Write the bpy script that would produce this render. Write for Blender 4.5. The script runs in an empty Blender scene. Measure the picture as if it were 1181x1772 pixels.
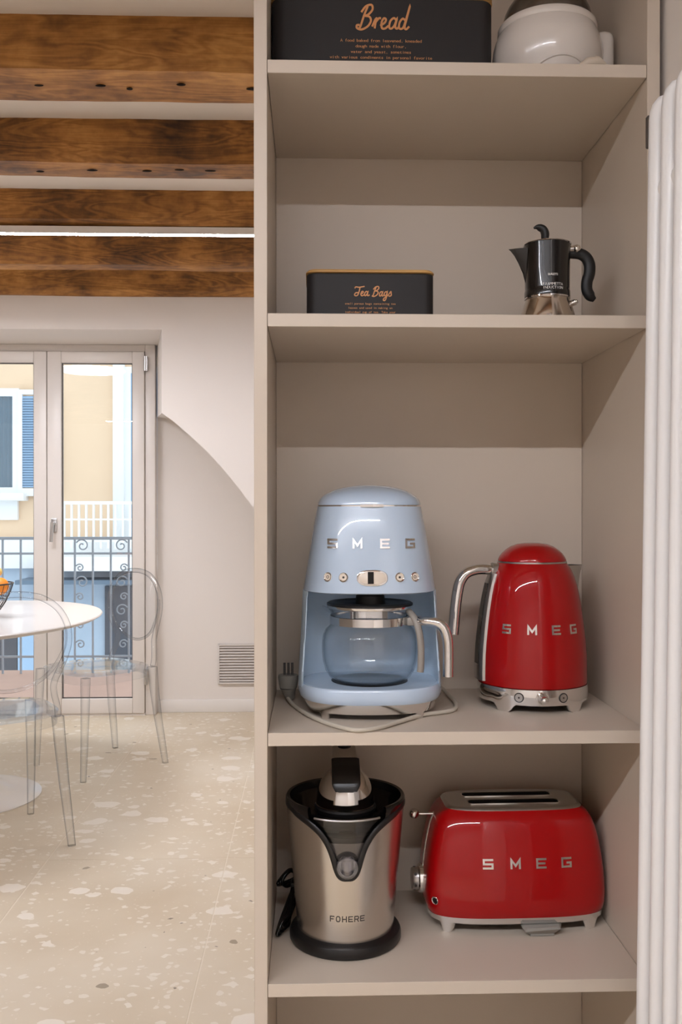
import bpy, bmesh, math, random
from math import sin, cos, pi, radians as R, sqrt, atan2
from mathutils import Vector, Matrix, noise
from mathutils.geometry import tessellate_polygon
from mathutils.bvhtree import BVHTree

random.seed(7)
scene = bpy.context.scene
col = scene.collection

# ------------------------------------------------------------------ camera
YAW, PITCH, ROLL = 0.0309, -0.0019, -0.0005
fw = Vector((sin(YAW) * cos(PITCH), cos(YAW) * cos(PITCH), sin(PITCH)))
rt = Vector((cos(YAW), -sin(YAW), 0.0))
up = rt.cross(fw)
rt, up = rt * cos(ROLL) + up * sin(ROLL), up * cos(ROLL) - rt * sin(ROLL)
cam_data = bpy.data.cameras.new('camera')
cam_data.sensor_width = 36.0
cam_data.lens = 1620.0 * 36.0 / 1772.0
cam_data.clip_start = 0.02
cam = bpy.data.objects.new('camera', cam_data)
M = Matrix((rt, up, -fw)).transposed().to_4x4()
M.translation = (0.0, 0.0, 1.18)
cam.matrix_world = M
col.objects.link(cam)
scene.camera = cam

# ------------------------------------------------------------------ sky, exposure, lamp strengths
world = bpy.data.worlds.new('sky')
scene.world = world
world.use_nodes = True
bg = world.node_tree.nodes['Background']
bg.inputs[0].default_value = (0.82, 0.92, 1.0, 1)
bg.inputs[1].default_value = 2.0
scene.view_settings.view_transform = 'Standard'
scene.view_settings.look = 'None'
scene.view_settings.gamma = 1.0
scene.view_settings.use_curve_mapping = False
scene.view_settings.exposure = 0.0
scene.cycles.use_denoising = True
scene.cycles.transparent_max_bounces = 32
scene.cycles.max_bounces = 12
KITCHEN_STRIP = 230.0
ROOM_STRIP = 106.0
DISC_LAMP = 37.0
LAMP_WHITE = (0.97, 0.995, 1.075)


# ------------------------------------------------------------------ materials
def lin(c):
    c = c / 255.0
    return c / 12.92 if c <= 0.04045 else ((c + 0.055) / 1.055) ** 2.4


def S(r, g, b):
    return (lin(r), lin(g), lin(b), 1.0)


def new_mat(name):
    m = bpy.data.materials.new(name)
    m.use_nodes = True
    nt = m.node_tree
    p = nt.nodes['Principled BSDF']
    return m, nt, p


def pbr(name, c, rough=0.5, metal=0.0, coat=0.0, bump=0.0, bscale=200.0, vary=0.0, vscale=6.0, spec=0.5, coat_rough=0.03):
    m, nt, p = new_mat(name)
    p.inputs['Base Color'].default_value = c
    p.inputs['Roughness'].default_value = rough
    p.inputs['Metallic'].default_value = metal
    p.inputs['Coat Weight'].default_value = coat
    p.inputs['Coat Roughness'].default_value = coat_rough
    p.inputs['Specular IOR Level'].default_value = spec
    geo = nt.nodes.new('ShaderNodeNewGeometry')
    if bump:
        n = nt.nodes.new('ShaderNodeTexNoise')
        n.inputs['Scale'].default_value = bscale
        n.inputs['Detail'].default_value = 3
        nt.links.new(geo.outputs['Position'], n.inputs['Vector'])
        b = nt.nodes.new('ShaderNodeBump')
        b.inputs['Strength'].default_value = bump
        b.inputs['Distance'].default_value = 0.002
        nt.links.new(n.outputs[0], b.inputs['Height'])
        nt.links.new(b.outputs[0], p.inputs['Normal'])
    if vary:
        n = nt.nodes.new('ShaderNodeTexNoise')
        n.inputs['Scale'].default_value = vscale
        n.inputs['Detail'].default_value = 4
        nt.links.new(geo.outputs['Position'], n.inputs['Vector'])
        mx = nt.nodes.new('ShaderNodeMix')
        mx.data_type = 'RGBA'
        mx.inputs[6].default_value = tuple(v * (1 - vary) for v in c[:3]) + (1,)
        mx.inputs[7].default_value = tuple(min(1, v * (1 + vary)) for v in c[:3]) + (1,)
        nt.links.new(n.outputs[0], mx.inputs[0])
        nt.links.new(mx.outputs[2], p.inputs['Base Color'])
    return m


def emit(name, c, strength):
    m, nt, p = new_mat(name)
    nt.nodes.remove(p)
    e = nt.nodes.new('ShaderNodeEmission')
    e.inputs[0].default_value = (*c, 1)
    e.inputs[1].default_value = strength
    nt.links.new(e.outputs[0], nt.nodes['Material Output'].inputs[0])
    return m


def clear(name, face, edge, power=2.0, rough=0.0, reflect=1.0, base=0.04):
    """clear plastic or thin glass: lets light through, tinted more where seen edge on, mirrors by angle"""
    m, nt, p = new_mat(name)
    nt.nodes.remove(p)
    N, L = nt.nodes, nt.links
    lw = N.new('ShaderNodeLayerWeight')
    lw.inputs[0].default_value = 0.5
    pw = N.new('ShaderNodeMath'); pw.operation = 'POWER'; pw.inputs[1].default_value = power
    L.new(lw.outputs['Facing'], pw.inputs[0])
    mx = N.new('ShaderNodeMix'); mx.data_type = 'RGBA'
    mx.inputs[6].default_value = face; mx.inputs[7].default_value = edge
    L.new(pw.outputs[0], mx.inputs[0])
    tr = N.new('ShaderNodeBsdfTransparent')
    L.new(mx.outputs[2], tr.inputs[0])
    gl = N.new('ShaderNodeBsdfGlossy'); gl.inputs['Roughness'].default_value = rough
    p5 = N.new('ShaderNodeMath'); p5.operation = 'POWER'; p5.inputs[1].default_value = 5.0
    L.new(lw.outputs['Facing'], p5.inputs[0])
    ma = N.new('ShaderNodeMath'); ma.operation = 'MULTIPLY_ADD'
    ma.inputs[1].default_value = (1 - base) * reflect; ma.inputs[2].default_value = base * reflect
    L.new(p5.outputs[0], ma.inputs[0])
    ms = N.new('ShaderNodeMixShader')
    L.new(ma.outputs[0], ms.inputs[0]); L.new(tr.outputs[0], ms.inputs[1]); L.new(gl.outputs[0], ms.inputs[2])
    L.new(ms.outputs[0], N['Material Output'].inputs[0])
    return m


def ramp(nt, stops):
    r = nt.nodes.new('ShaderNodeValToRGB')
    el = r.color_ramp.elements
    while len(el) < len(stops):
        el.new(0.5)
    for e, (p, c) in zip(el, stops):
        e.position = p; e.color = c
    return r


def old_wood():
    m, nt, p = new_mat('old_beam_wood')
    N, L = nt.nodes, nt.links
    geo = N.new('ShaderNodeNewGeometry')
    mp = N.new('ShaderNodeMapping'); mp.inputs['Scale'].default_value = (1.0, 5.5, 5.5)
    L.new(geo.outputs['Position'], mp.inputs[0])
    n1 = N.new('ShaderNodeTexNoise'); n1.inputs['Scale'].default_value = 2.2; n1.inputs['Detail'].default_value = 3; n1.inputs['Distortion'].default_value = 0.8
    L.new(mp.outputs[0], n1.inputs[0])
    wv = N.new('ShaderNodeMath'); wv.operation = 'MULTIPLY'; wv.inputs[1].default_value = 55.0
    L.new(n1.outputs[0], wv.inputs[0])
    sn = N.new('ShaderNodeMath'); sn.operation = 'SINE'; L.new(wv.outputs[0], sn.inputs[0])
    n2 = N.new('ShaderNodeTexNoise'); n2.inputs['Scale'].default_value = 3.2; n2.inputs['Detail'].default_value = 6; n2.inputs['Roughness'].default_value = 0.65
    L.new(geo.outputs['Position'], n2.inputs[0])
    ad = N.new('ShaderNodeMath'); ad.operation = 'MULTIPLY_ADD'; ad.inputs[1].default_value = 0.055
    L.new(sn.outputs[0], ad.inputs[0]); L.new(n2.outputs[0], ad.inputs[2])
    rp = ramp(nt, [(0.26, S(58, 34, 13)), (0.42, S(122, 79, 33)), (0.58, S(170, 116, 54)), (0.78, S(212, 156, 84))])
    L.new(ad.outputs[0], rp.inputs[0])
    # fine fibres
    mp2 = N.new('ShaderNodeMapping'); mp2.inputs['Scale'].default_value = (3.0, 120, 120)
    L.new(geo.outputs['Position'], mp2.inputs[0])
    n3 = N.new('ShaderNodeTexNoise'); n3.inputs['Scale'].default_value = 2; n3.inputs['Detail'].default_value = 4
    L.new(mp2.outputs[0], n3.inputs[0])
    mx = N.new('ShaderNodeMix'); mx.data_type = 'RGBA'; mx.blend_type = 'MULTIPLY'; mx.inputs[0].default_value = 0.55
    r3 = ramp(nt, [(0.3, (0.62, 0.58, 0.55, 1)), (0.6, (1, 1, 1, 1))])
    L.new(n3.outputs[0], r3.inputs[0])
    L.new(rp.outputs[0], mx.inputs[6]); L.new(r3.outputs[0], mx.inputs[7])
    L.new(mx.outputs[2], p.inputs['Base Color'])
    p.inputs['Roughness'].default_value = 0.6
    b = N.new('ShaderNodeBump'); b.inputs['Strength'].default_value = 0.5; b.inputs['Distance'].default_value = 0.004
    L.new(n2.outputs[0], b.inputs['Height']); L.new(b.outputs[0], p.inputs['Normal'])
    return m


def terrazzo():
    m, nt, p = new_mat('beige_stone_conglomerate')
    N, L = nt.nodes, nt.links
    geo = N.new('ShaderNodeNewGeometry')
    dn = N.new('ShaderNodeTexNoise'); dn.inputs['Scale'].default_value = 14; dn.inputs['Detail'].default_value = 3
    L.new(geo.outputs['Position'], dn.inputs[0])
    sc = N.new('ShaderNodeVectorMath'); sc.operation = 'SCALE'; sc.inputs['Scale'].default_value = 0.06
    L.new(dn.outputs['Color'], sc.inputs[0])
    av = N.new('ShaderNodeVectorMath'); av.operation = 'ADD'
    L.new(geo.outputs['Position'], av.inputs[0]); L.new(sc.outputs[0], av.inputs[1])
    bn = N.new('ShaderNodeTexNoise'); bn.inputs['Scale'].default_value = 1.6; bn.inputs['Detail'].default_value = 5
    L.new(geo.outputs['Position'], bn.inputs[0])
    rb = ramp(nt, [(0.3, S(196, 178, 152)), (0.5, S(206, 191, 168)), (0.72, S(214, 202, 183))])
    L.new(bn.outputs[0], rb.inputs[0])
    cur = rb.outputs[0]
    for k, (scale, cut, size, colr, amt) in enumerate([
            (9.0, 0.76, 0.42, S(230, 221, 209), 0.75), (17.0, 0.62, 0.40, S(228, 219, 206), 0.75),
            (34.0, 0.66, 0.36, S(226, 217, 204), 0.65), (70.0, 0.70, 0.36, S(224, 214, 200), 0.5),
            (13.0, 0.955, 0.20, S(140, 124, 102), 0.85), (26.0, 0.965, 0.20, S(112, 98, 84), 0.9)]):
        v = N.new('ShaderNodeTexVoronoi'); v.inputs['Scale'].default_value = scale
        v.distance = 'MANHATTAN' if k % 2 else 'EUCLIDEAN'
        of = N.new('ShaderNodeVectorMath'); of.operation = 'ADD'; of.inputs[1].default_value = (k * 3.7, k * 1.9, k * 0.31)
        L.new(av.outputs[0], of.inputs[0])
        fl = N.new('ShaderNodeVectorMath'); fl.operation = 'MULTIPLY'; fl.inputs[1].default_value = (1, 1.25, 0)
        L.new(of.outputs[0], fl.inputs[0])
        L.new(fl.outputs[0], v.inputs['Vector'])
        sp = N.new('ShaderNodeSeparateColor'); L.new(v.outputs['Color'], sp.inputs[0])
        g1 = N.new('ShaderNodeMath'); g1.operation = 'GREATER_THAN'; g1.inputs[1].default_value = cut
        L.new(sp.outputs[0], g1.inputs[0])
        sz = N.new('ShaderNodeMath'); sz.operation = 'MULTIPLY_ADD'; sz.inputs[1].default_value = size * 0.7; sz.inputs[2].default_value = size * 0.5
        L.new(sp.outputs[1], sz.inputs[0])
        ls = N.new('ShaderNodeMath'); ls.operation = 'LESS_THAN'
        L.new(v.outputs['Distance'], ls.inputs[0]); L.new(sz.outputs[0], ls.inputs[1])
        mu = N.new('ShaderNodeMath'); mu.operation = 'MULTIPLY'
        L.new(g1.outputs[0], mu.inputs[0]); L.new(ls.outputs[0], mu.inputs[1])
        m2 = N.new('ShaderNodeMath'); m2.operation = 'MULTIPLY'; m2.inputs[1].default_value = amt
        L.new(mu.outputs[0], m2.inputs[0])
        mx = N.new('ShaderNodeMix'); mx.data_type = 'RGBA'
        L.new(m2.outputs[0], mx.inputs[0]); L.new(cur, mx.inputs[6]); mx.inputs[7].default_value = colr
        cur = mx.outputs[2]
    L.new(cur, p.inputs['Base Color'])
    p.inputs['Roughness'].default_value = 0.42
    return m


def brushed(name, c, rough):
    m, nt, p = new_mat(name)
    N, L = nt.nodes, nt.links
    p.inputs['Base Color'].default_value = c
    p.inputs['Metallic'].default_value = 1
    tc = N.new('ShaderNodeTexCoord')
    mp = N.new('ShaderNodeMapping'); mp.inputs['Scale'].default_value = (3, 3, 260)
    L.new(tc.outputs['Object'], mp.inputs[0])
    n = N.new('ShaderNodeTexNoise'); n.inputs['Scale'].default_value = 1.0; n.inputs['Detail'].default_value = 4
    L.new(mp.outputs[0], n.inputs[0])
    mr = N.new('ShaderNodeMapRange'); mr.inputs[3].default_value = rough * 0.9; mr.inputs[4].default_value = rough * 1.1
    L.new(n.outputs[0], mr.inputs[0]); L.new(mr.outputs[0], p.inputs['Roughness'])
    return m


def bamboo():
    m, nt, p = new_mat('bamboo')
    N, L = nt.nodes, nt.links
    tc = N.new('ShaderNodeTexCoord')
    mp = N.new('ShaderNodeMapping'); mp.inputs['Scale'].default_value = (6, 160, 160)
    L.new(tc.outputs['Object'], mp.inputs[0])
    n = N.new('ShaderNodeTexNoise'); n.inputs['Scale'].default_value = 1.0; n.inputs['Detail'].default_value = 3
    L.new(mp.outputs[0], n.inputs[0])
    r = ramp(nt, [(0.3, S(188, 138, 72)), (0.7, S(224, 178, 110))])
    L.new(n.outputs[0], r.inputs[0]); L.new(r.outputs[0], p.inputs['Base Color'])
    p.inputs['Roughness'].default_value = 0.45
    return m


MAT = dict(
    greige=pbr('greige_laminate', S(204, 190, 174), 0.42, bump=0.05, bscale=900, vary=0.015),
    wall=pbr('white_plaster', S(226, 218, 211), 0.85, bump=0.08, bscale=60, vary=0.01),
    wall_warm=pbr('warm_plaster', S(238, 230, 223), 0.85, bump=0.08, bscale=60),
    ceil=pbr('ceiling_plaster', S(224, 214, 203), 0.9, bump=0.15, bscale=20, vary=0.02),
    white_trim=pbr('white_lacquer_trim', S(226, 220, 214), 0.4),
    frame_white=pbr('white_window_frame', S(224, 216, 209), 0.35),
    beam=old_wood(),
    wood_dark=pbr('beam_nail_hole', S(28, 16, 8), 0.9, vary=0.2),
    floor=terrazzo(),
    grout=pbr('pale_grout', S(222, 210, 192), 0.8, vary=0.03),
    red=pbr('glossy_red_enamel', S(160, 2, 7), 0.35, coat=0.8, coat_rough=0.02, vary=0.01, spec=0.1),
    blue=pbr('glossy_pastel_blue', S(188, 205, 224), 0.25, coat=0.8, coat_rough=0.03, vary=0.01),
    blue_in=pbr('satin_blue_shade_lift', S(200, 219, 236), 0.38, vary=0.01),  # body blue made paler, so the shaded cavity is lifted by colour
    chrome=pbr('polished_chrome', (0.80, 0.79, 0.78, 1), 0.07, 1.0, vary=0.01),
    satin=pbr('satin_steel', (0.56, 0.55, 0.54, 1), 0.28, 1.0, vary=0.02),
    letter=pbr('chrome_letter', (0.74, 0.72, 0.71, 1), 0.22, 1.0, vary=0.02),
    steel=brushed('brushed_steel', (0.62, 0.58, 0.54, 1), 0.26),
    boiler=brushed('polished_boiler_steel', (0.66, 0.60, 0.54, 1), 0.14),
    black=pbr('black_plastic', S(22, 20, 20), 0.35, vary=0.05),
    black_gloss=pbr('glossy_black_plastic', S(12, 10, 10), 0.12, vary=0.05),
    black_soft=pbr('soft_black_handle', S(20, 19, 19), 0.5, vary=0.05),
    black_enamel=pbr('black_enamel', S(10, 8, 9), 0.25, coat=0.6, vary=0.05),
    matte_black=pbr('matte_black_metal', S(30, 27, 28), 0.6, bump=0.05, bscale=700, vary=0.04),
    housing=pbr('grey_inner_housing', S(158, 151, 146), 0.4, vary=0.03),
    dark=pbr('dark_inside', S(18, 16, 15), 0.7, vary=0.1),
    gold=pbr('copper_print', S(214, 148, 92), 0.5, vary=0.03),
    print_white=pbr('pale_print', S(238, 234, 230), 0.5, vary=0.02),
    print_dark=pbr('dark_print', S(58, 50, 46), 0.5, vary=0.02),
    cream=pbr('cream_button', S(226, 212, 196), 0.3, vary=0.02),
    bamboo=bamboo(),
    grey_plastic=pbr('grey_plastic', S(150, 143, 135), 0.4, vary=0.02),
    cord=pbr('pale_grey_cord', S(196, 187, 172), 0.5, vary=0.02),
    plug=pbr('grey_plug', S(142, 138, 130), 0.5, vary=0.02),
    white_gloss=pbr('white_gloss_plastic', S(226, 218, 210), 0.2, coat=0.4, vary=0.01),
    cream_plastic=pbr('cream_plastic', S(214, 200, 182), 0.4, vary=0.02),
    rad=pbr('white_radiator_enamel', S(240, 237, 235), 0.3, vary=0.01),
    tag_dark=pbr('dark_grey_tag', S(84, 78, 74), 0.5, vary=0.05),
    vent=pbr('white_vent', S(214, 206, 199), 0.5, vary=0.01),
    vent_dark=pbr('vent_depth', S(160, 150, 143), 0.8, vary=0.05),
    table=pbr('white_table_lacquer', S(222, 216, 211), 0.3, coat=0.3, vary=0.01),
    orange=pbr('orange_peel', S(238, 140, 30), 0.45, bump=0.4, bscale=400, vary=0.08, vscale=20),
    lemon=pbr('pale_yellow_peel', S(240, 205, 120), 0.45, bump=0.3, bscale=400, vary=0.05, vscale=20),
    iron=pbr('grey_blue_iron', S(158, 170, 184), 0.5, vary=0.05),
    facade=pbr('apricot_render', S(228, 198, 168), 0.9, bump=0.2, bscale=20, vary=0.10, vscale=1.0),
    facade_white=pbr('white_render', S(232, 232, 232), 0.9, vary=0.03),
    facade_grey=pbr('blue_grey_render', S(164, 178, 194), 0.9, vary=0.06),
    shutter=pbr('light_blue_shutter', S(158, 186, 214), 0.6, vary=0.03),
    ext_dark=pbr('dark_shopfront', S(52, 58, 70), 0.3, vary=0.2),
    curtain=pbr('grey_blue_curtain', S(98, 116, 134), 0.8, vary=0.1),
    terracotta=pbr('pinkish_balcony_tile', S(196, 160, 146), 0.7, vary=0.08),
    pane=clear('window_glass', (0.96, 0.98, 0.98, 1), (0.80, 0.86, 0.88, 1), 3.0, 0.0, 1.0, 0.05),
    ghost_flat=clear('clear_polycarbonate_seat', (0.98, 0.985, 0.99, 1), (0.84, 0.86, 0.885, 1), 2.0, 0.04, 0.7, 0.05),
    ghost=clear('clear_polycarbonate', (0.97, 0.975, 0.98, 1), (0.22, 0.25, 0.29, 1), 2.4, 0.03, 0.7, 0.07),
    glass=clear('carafe_glass', (0.985, 0.99, 0.995, 1), (0.66, 0.72, 0.77, 1), 4.0, 0.01, 0.9, 0.035),
    smoke=clear('smoky_clear_plastic', (0.52, 0.50, 0.49, 1), (0.20, 0.19, 0.18, 1), 1.6, 0.03, 0.8, 0.05),
    smoke_light=clear('pale_smoky_plastic', (0.80, 0.785, 0.77, 1), (0.52, 0.50, 0.49, 1), 1.4, 0.05, 0.8, 0.07),
    clearp=clear('clear_spout_plastic', (0.93, 0.93, 0.97, 1), (0.55, 0.55, 0.60, 1), 1.5, 0.04, 1.0, 0.16),
    kitchen_strip=emit('kitchen_strip_glow', LAMP_WHITE, KITCHEN_STRIP),
    room_strip=emit('room_strip_glow', LAMP_WHITE, ROOM_STRIP),
    disc=emit('disc_lamp_glow', LAMP_WHITE, DISC_LAMP),
)


# ------------------------------------------------------------------ object helpers
def mk(name, verts, faces, mat, parent=None, smooth=True, angle=38, at=None, rotz=0.0):
    me = bpy.data.meshes.new(name)
    me.from_pydata([tuple(v) for v in verts], [], faces)
    me.validate()
    bm = bmesh.new(); bm.from_mesh(me)
    bmesh.ops.recalc_face_normals(bm, faces=bm.faces)
    bm.to_mesh(me); bm.free()
    if smooth:
        me.polygons.foreach_set('use_smooth', [True] * len(me.polygons))
        me.set_sharp_from_angle(angle=R(angle))
    me.materials.append(MAT[mat] if isinstance(mat, str) else mat)
    o = bpy.data.objects.new(name, me)
    if parent is not None:
        o.parent = parent
    if at is not None:
        o.location = at
    o.rotation_euler = (0, 0, rotz)
    col.objects.link(o)
    return o


def thing(name, label, cat, loc=(0, 0, 0), rotz=0.0, group=None):
    o = bpy.data.objects.new(name, None)
    o.empty_display_size = 0.05
    o.location = loc
    o.rotation_euler = (0, 0, rotz)
    col.objects.link(o)
    return tag(o, label, cat, group)


def tag(o, label, cat, group=None):
    o['label'] = label; o['category'] = cat
    if group:
        o['group'] = group
    return o


def struct(o, label=None, cat=None):
    o['kind'] = 'structure'
    if label:
        o['label'] = label
    if cat:
        o['category'] = cat
    return o


class G:
    """collects shapes into one mesh"""
    def __init__(self):
        self.v = []; self.f = []

    def add(self, v, f):
        n = len(self.v)
        self.v += [tuple(p) for p in v]
        self.f += [tuple(i + n for i in q) for q in f]
        return self

    def box(self, x0, x1, y0, y1, z0, z1, bevel=0.0, seg=2):
        if bevel <= 0:
            v = [(x, y, z) for z in (z0, z1) for y in (y0, y1) for x in (x0, x1)]
            return self.add(v, [(0, 1, 3, 2), (4, 6, 7, 5), (0, 4, 5, 1), (2, 3, 7, 6), (0, 2, 6, 4), (1, 5, 7, 3)])
        bm = bmesh.new()
        bmesh.ops.create_cube(bm, size=1.0)
        for q in bm.verts:
            q.co = ((x0 + x1) / 2 + q.co.x * (x1 - x0), (y0 + y1) / 2 + q.co.y * (y1 - y0), (z0 + z1) / 2 + q.co.z * (z1 - z0))
        bmesh.ops.bevel(bm, geom=bm.edges[:], offset=bevel, segments=seg, affect='EDGES', profile=0.5)
        bm.verts.index_update()
        self.add([q.co[:] for q in bm.verts], [[q.index for q in f.verts] for f in bm.faces])
        bm.free()
        return self

    def rings(self, rings, cap0=True, cap1=True, closed=True):
        n = len(rings[0]); v = [p for r in rings for p in r]; f = []
        for i in range(len(rings) - 1):
            for j in range(n if closed else n - 1):
                a = i * n + j; b = i * n + (j + 1) % n
                f.append((a, b, b + n, a + n))
        if cap0: f.append(tuple(range(n))[::-1])
        if cap1: f.append(tuple(range((len(rings) - 1) * n, len(rings) * n)))
        return self.add(v, f)

    def lathe(self, prof, seg=48, cx=0, cy=0, cap0=False, cap1=False):
        return self.rings([[(cx + r * cos(2 * pi * k / seg), cy + r * sin(2 * pi * k / seg), z) for k in range(seg)] for r, z in prof], cap0, cap1)

    def tube(self, pts, rad, seg=12, caps=True, flat=1.0, ref=None, closed=False):
        pts = [Vector(p) for p in pts]; n = len(pts)
        rs = rad if isinstance(rad, (list, tuple)) else [rad] * n
        rings = []; prev = None
        for i, p in enumerate(pts):
            if closed:
                t = pts[(i + 1) % n] - pts[i - 1]
            else:
                t = pts[min(i + 1, n - 1)] - pts[max(i - 1, 0)]
            t.normalize()
            if prev is None:
                a = Vector(ref) if ref else (Vector((0, 0, 1)) if abs(t.z) < 0.9 else Vector((0, 1, 0)))
            else:
                a = Vector(ref) if ref else prev
            u = (a - t * a.dot(t)).normalized(); w = t.cross(u); prev = u
            rings.append([tuple(p + u * (rs[i] * cos(2 * pi * k / seg)) + w * (rs[i] * flat * sin(2 * pi * k / seg))) for k in range(seg)])
        if closed:
            rings.append(rings[0])
            return self.rings(rings, False, False)
        return self.rings(rings, caps, caps)

    def ball(self, c, r, seg=20, rows=12, sx=1, sy=1, sz=1):
        rings = []
        for i in range(1, rows):
            a = -pi / 2 + pi * i / rows
            rings.append([(c[0] + sx * r * cos(a) * cos(2 * pi * k / seg), c[1] + sy * r * cos(a) * sin(2 * pi * k / seg), c[2] + sz * r * sin(a)) for k in range(seg)])
        return self.rings(rings)

    def prism(self, poly, y0, y1):
        """poly in (x, z), extruded along y"""
        t = tessellate_polygon([[Vector((x, 0, z)) for x, z in poly]])
        n = len(poly)
        v = [(x, y0, z) for x, z in poly] + [(x, y1, z) for x, z in poly]
        f = [tuple(q) for q in t] + [tuple(i + n for i in q)[::-1] for q in t]
        f += [(i, (i + 1) % n, (i + 1) % n + n, i + n) for i in range(n)]
        return self.add(v, f)

    def disc(self, c, nrm, r, depth, seg=24, back=0.003, bevel=0.0):
        nrm = Vector(nrm).normalized()
        a = Vector((0, 0, 1)) if abs(nrm.z) < 0.9 else Vector((1, 0, 0))
        u = (a - nrm * a.dot(nrm)).normalized(); w = nrm.cross(u); c = Vector(c)
        rg = lambda rr, d: [tuple(c + nrm * d + u * (rr * cos(2 * pi * k / seg)) + w * (rr * sin(2 * pi * k / seg))) for k in range(seg)]
        rr = [rg(r, -back), rg(r, depth - bevel)]
        if bevel: rr.append(rg(r - bevel, depth))
        return self.rings(rr)

    def ringdisc(self, c, nrm, r0, r1, depth, seg=24, back=0.003):
        nrm = Vector(nrm).normalized()
        a = Vector((0, 0, 1)) if abs(nrm.z) < 0.9 else Vector((1, 0, 0))
        u = (a - nrm * a.dot(nrm)).normalized(); w = nrm.cross(u); c = Vector(c)
        rg = lambda rr, d: [tuple(c + nrm * d + u * (rr * cos(2 * pi * k / seg)) + w * (rr * sin(2 * pi * k / seg))) for k in range(seg)]
        return self.rings([rg(r1, -back), rg(r1, depth * 0.7), rg((r1 * 0.7 + r0 * 0.3), depth), rg(r0, depth * 0.6), rg(r0, -back)], False, False)

    def obj(self, name, mat, parent=None, **k):
        return mk(name, self.v, self.f, mat, parent, **k)


def spow(c, p):
    return math.copysign(abs(c) ** p, c)


def sring(a, yf, yb, z, n=2.6, N=72, cx=0.0, zf=None):
    nx, ny = n if isinstance(n, tuple) else (n, n)
    b = (yb - yf) / 2; cy = (yb + yf) / 2
    out = []
    for k in range(N):
        t = 2 * pi * (k + 0.5) / N
        out.append((cx + a * spow(cos(t), 2 / nx), cy + b * spow(sin(t), 2 / ny), z if zf is None else zf(t)))
    return out


def catmull(pts, sub=6, closed=False):
    P = [Vector(p) for p in pts]; n = len(P); out = []
    for i in range(n if closed else n - 1):
        if closed:
            p0, p1, p2, p3 = P[i - 1], P[i], P[(i + 1) % n], P[(i + 2) % n]
        else:
            p1, p2 = P[i], P[i + 1]
            p0 = P[i - 1] if i else p1 * 2 - p2
            p3 = P[i + 2] if i + 2 < n else p2 * 2 - p1
        for s in range(sub):
            t = s / sub
            out.append(0.5 * ((2 * p1) + (p2 - p0) * t + (2 * p0 - 5 * p1 + 4 * p2 - p3) * t * t + (3 * p1 - p0 - 3 * p2 + p3) * t ** 3))
    if not closed:
        out.append(P[-1])
    return out


def interp(tab, x):
    if x <= tab[0][0]: return tab[0][1]
    for (a, b), (c, d) in zip(tab, tab[1:]):
        if x <= c: return b + (d - b) * (x - a) / (c - a)
    return tab[-1][1]


# ------------------------------------------------------------------ lettering
BLOCK = {
    'S': [[(1, .9), (.1, .9), (.1, .5), (.92, .5), (.92, .1), (0, .1)]],
    'M': [[(.1, 0), (.1, .88), (.5, .32), (.9, .88), (.9, 0)]],
    'E': [[(1, .9), (.1, .9), (.1, .1), (1, .1)], [(.1, .5), (.9, .5)]],
    'G': [[(1, .9), (.1, .9), (.1, .1), (.92, .1), (.92, .48), (.5, .48)]],
    'F': [[(.1, 0), (.1, .9), (.95, .9)], [(.1, .48), (.8, .48)]],
    'O': [[(.3, .92), (.12, .7), (.12, .3), (.3, .08), (.7, .08), (.88, .3), (.88, .7), (.7, .92), (.3, .92)]],
    'H': [[(.1, 0), (.1, 1)], [(.1, .5), (.9, .5)], [(.9, 0), (.9, 1)]],
    'R': [[(.1, 0), (.1, .92), (.75, .92), (.9, .8), (.9, .6), (.75, .46), (.1, .46)], [(.55, .46), (.92, 0)]],
}
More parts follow.
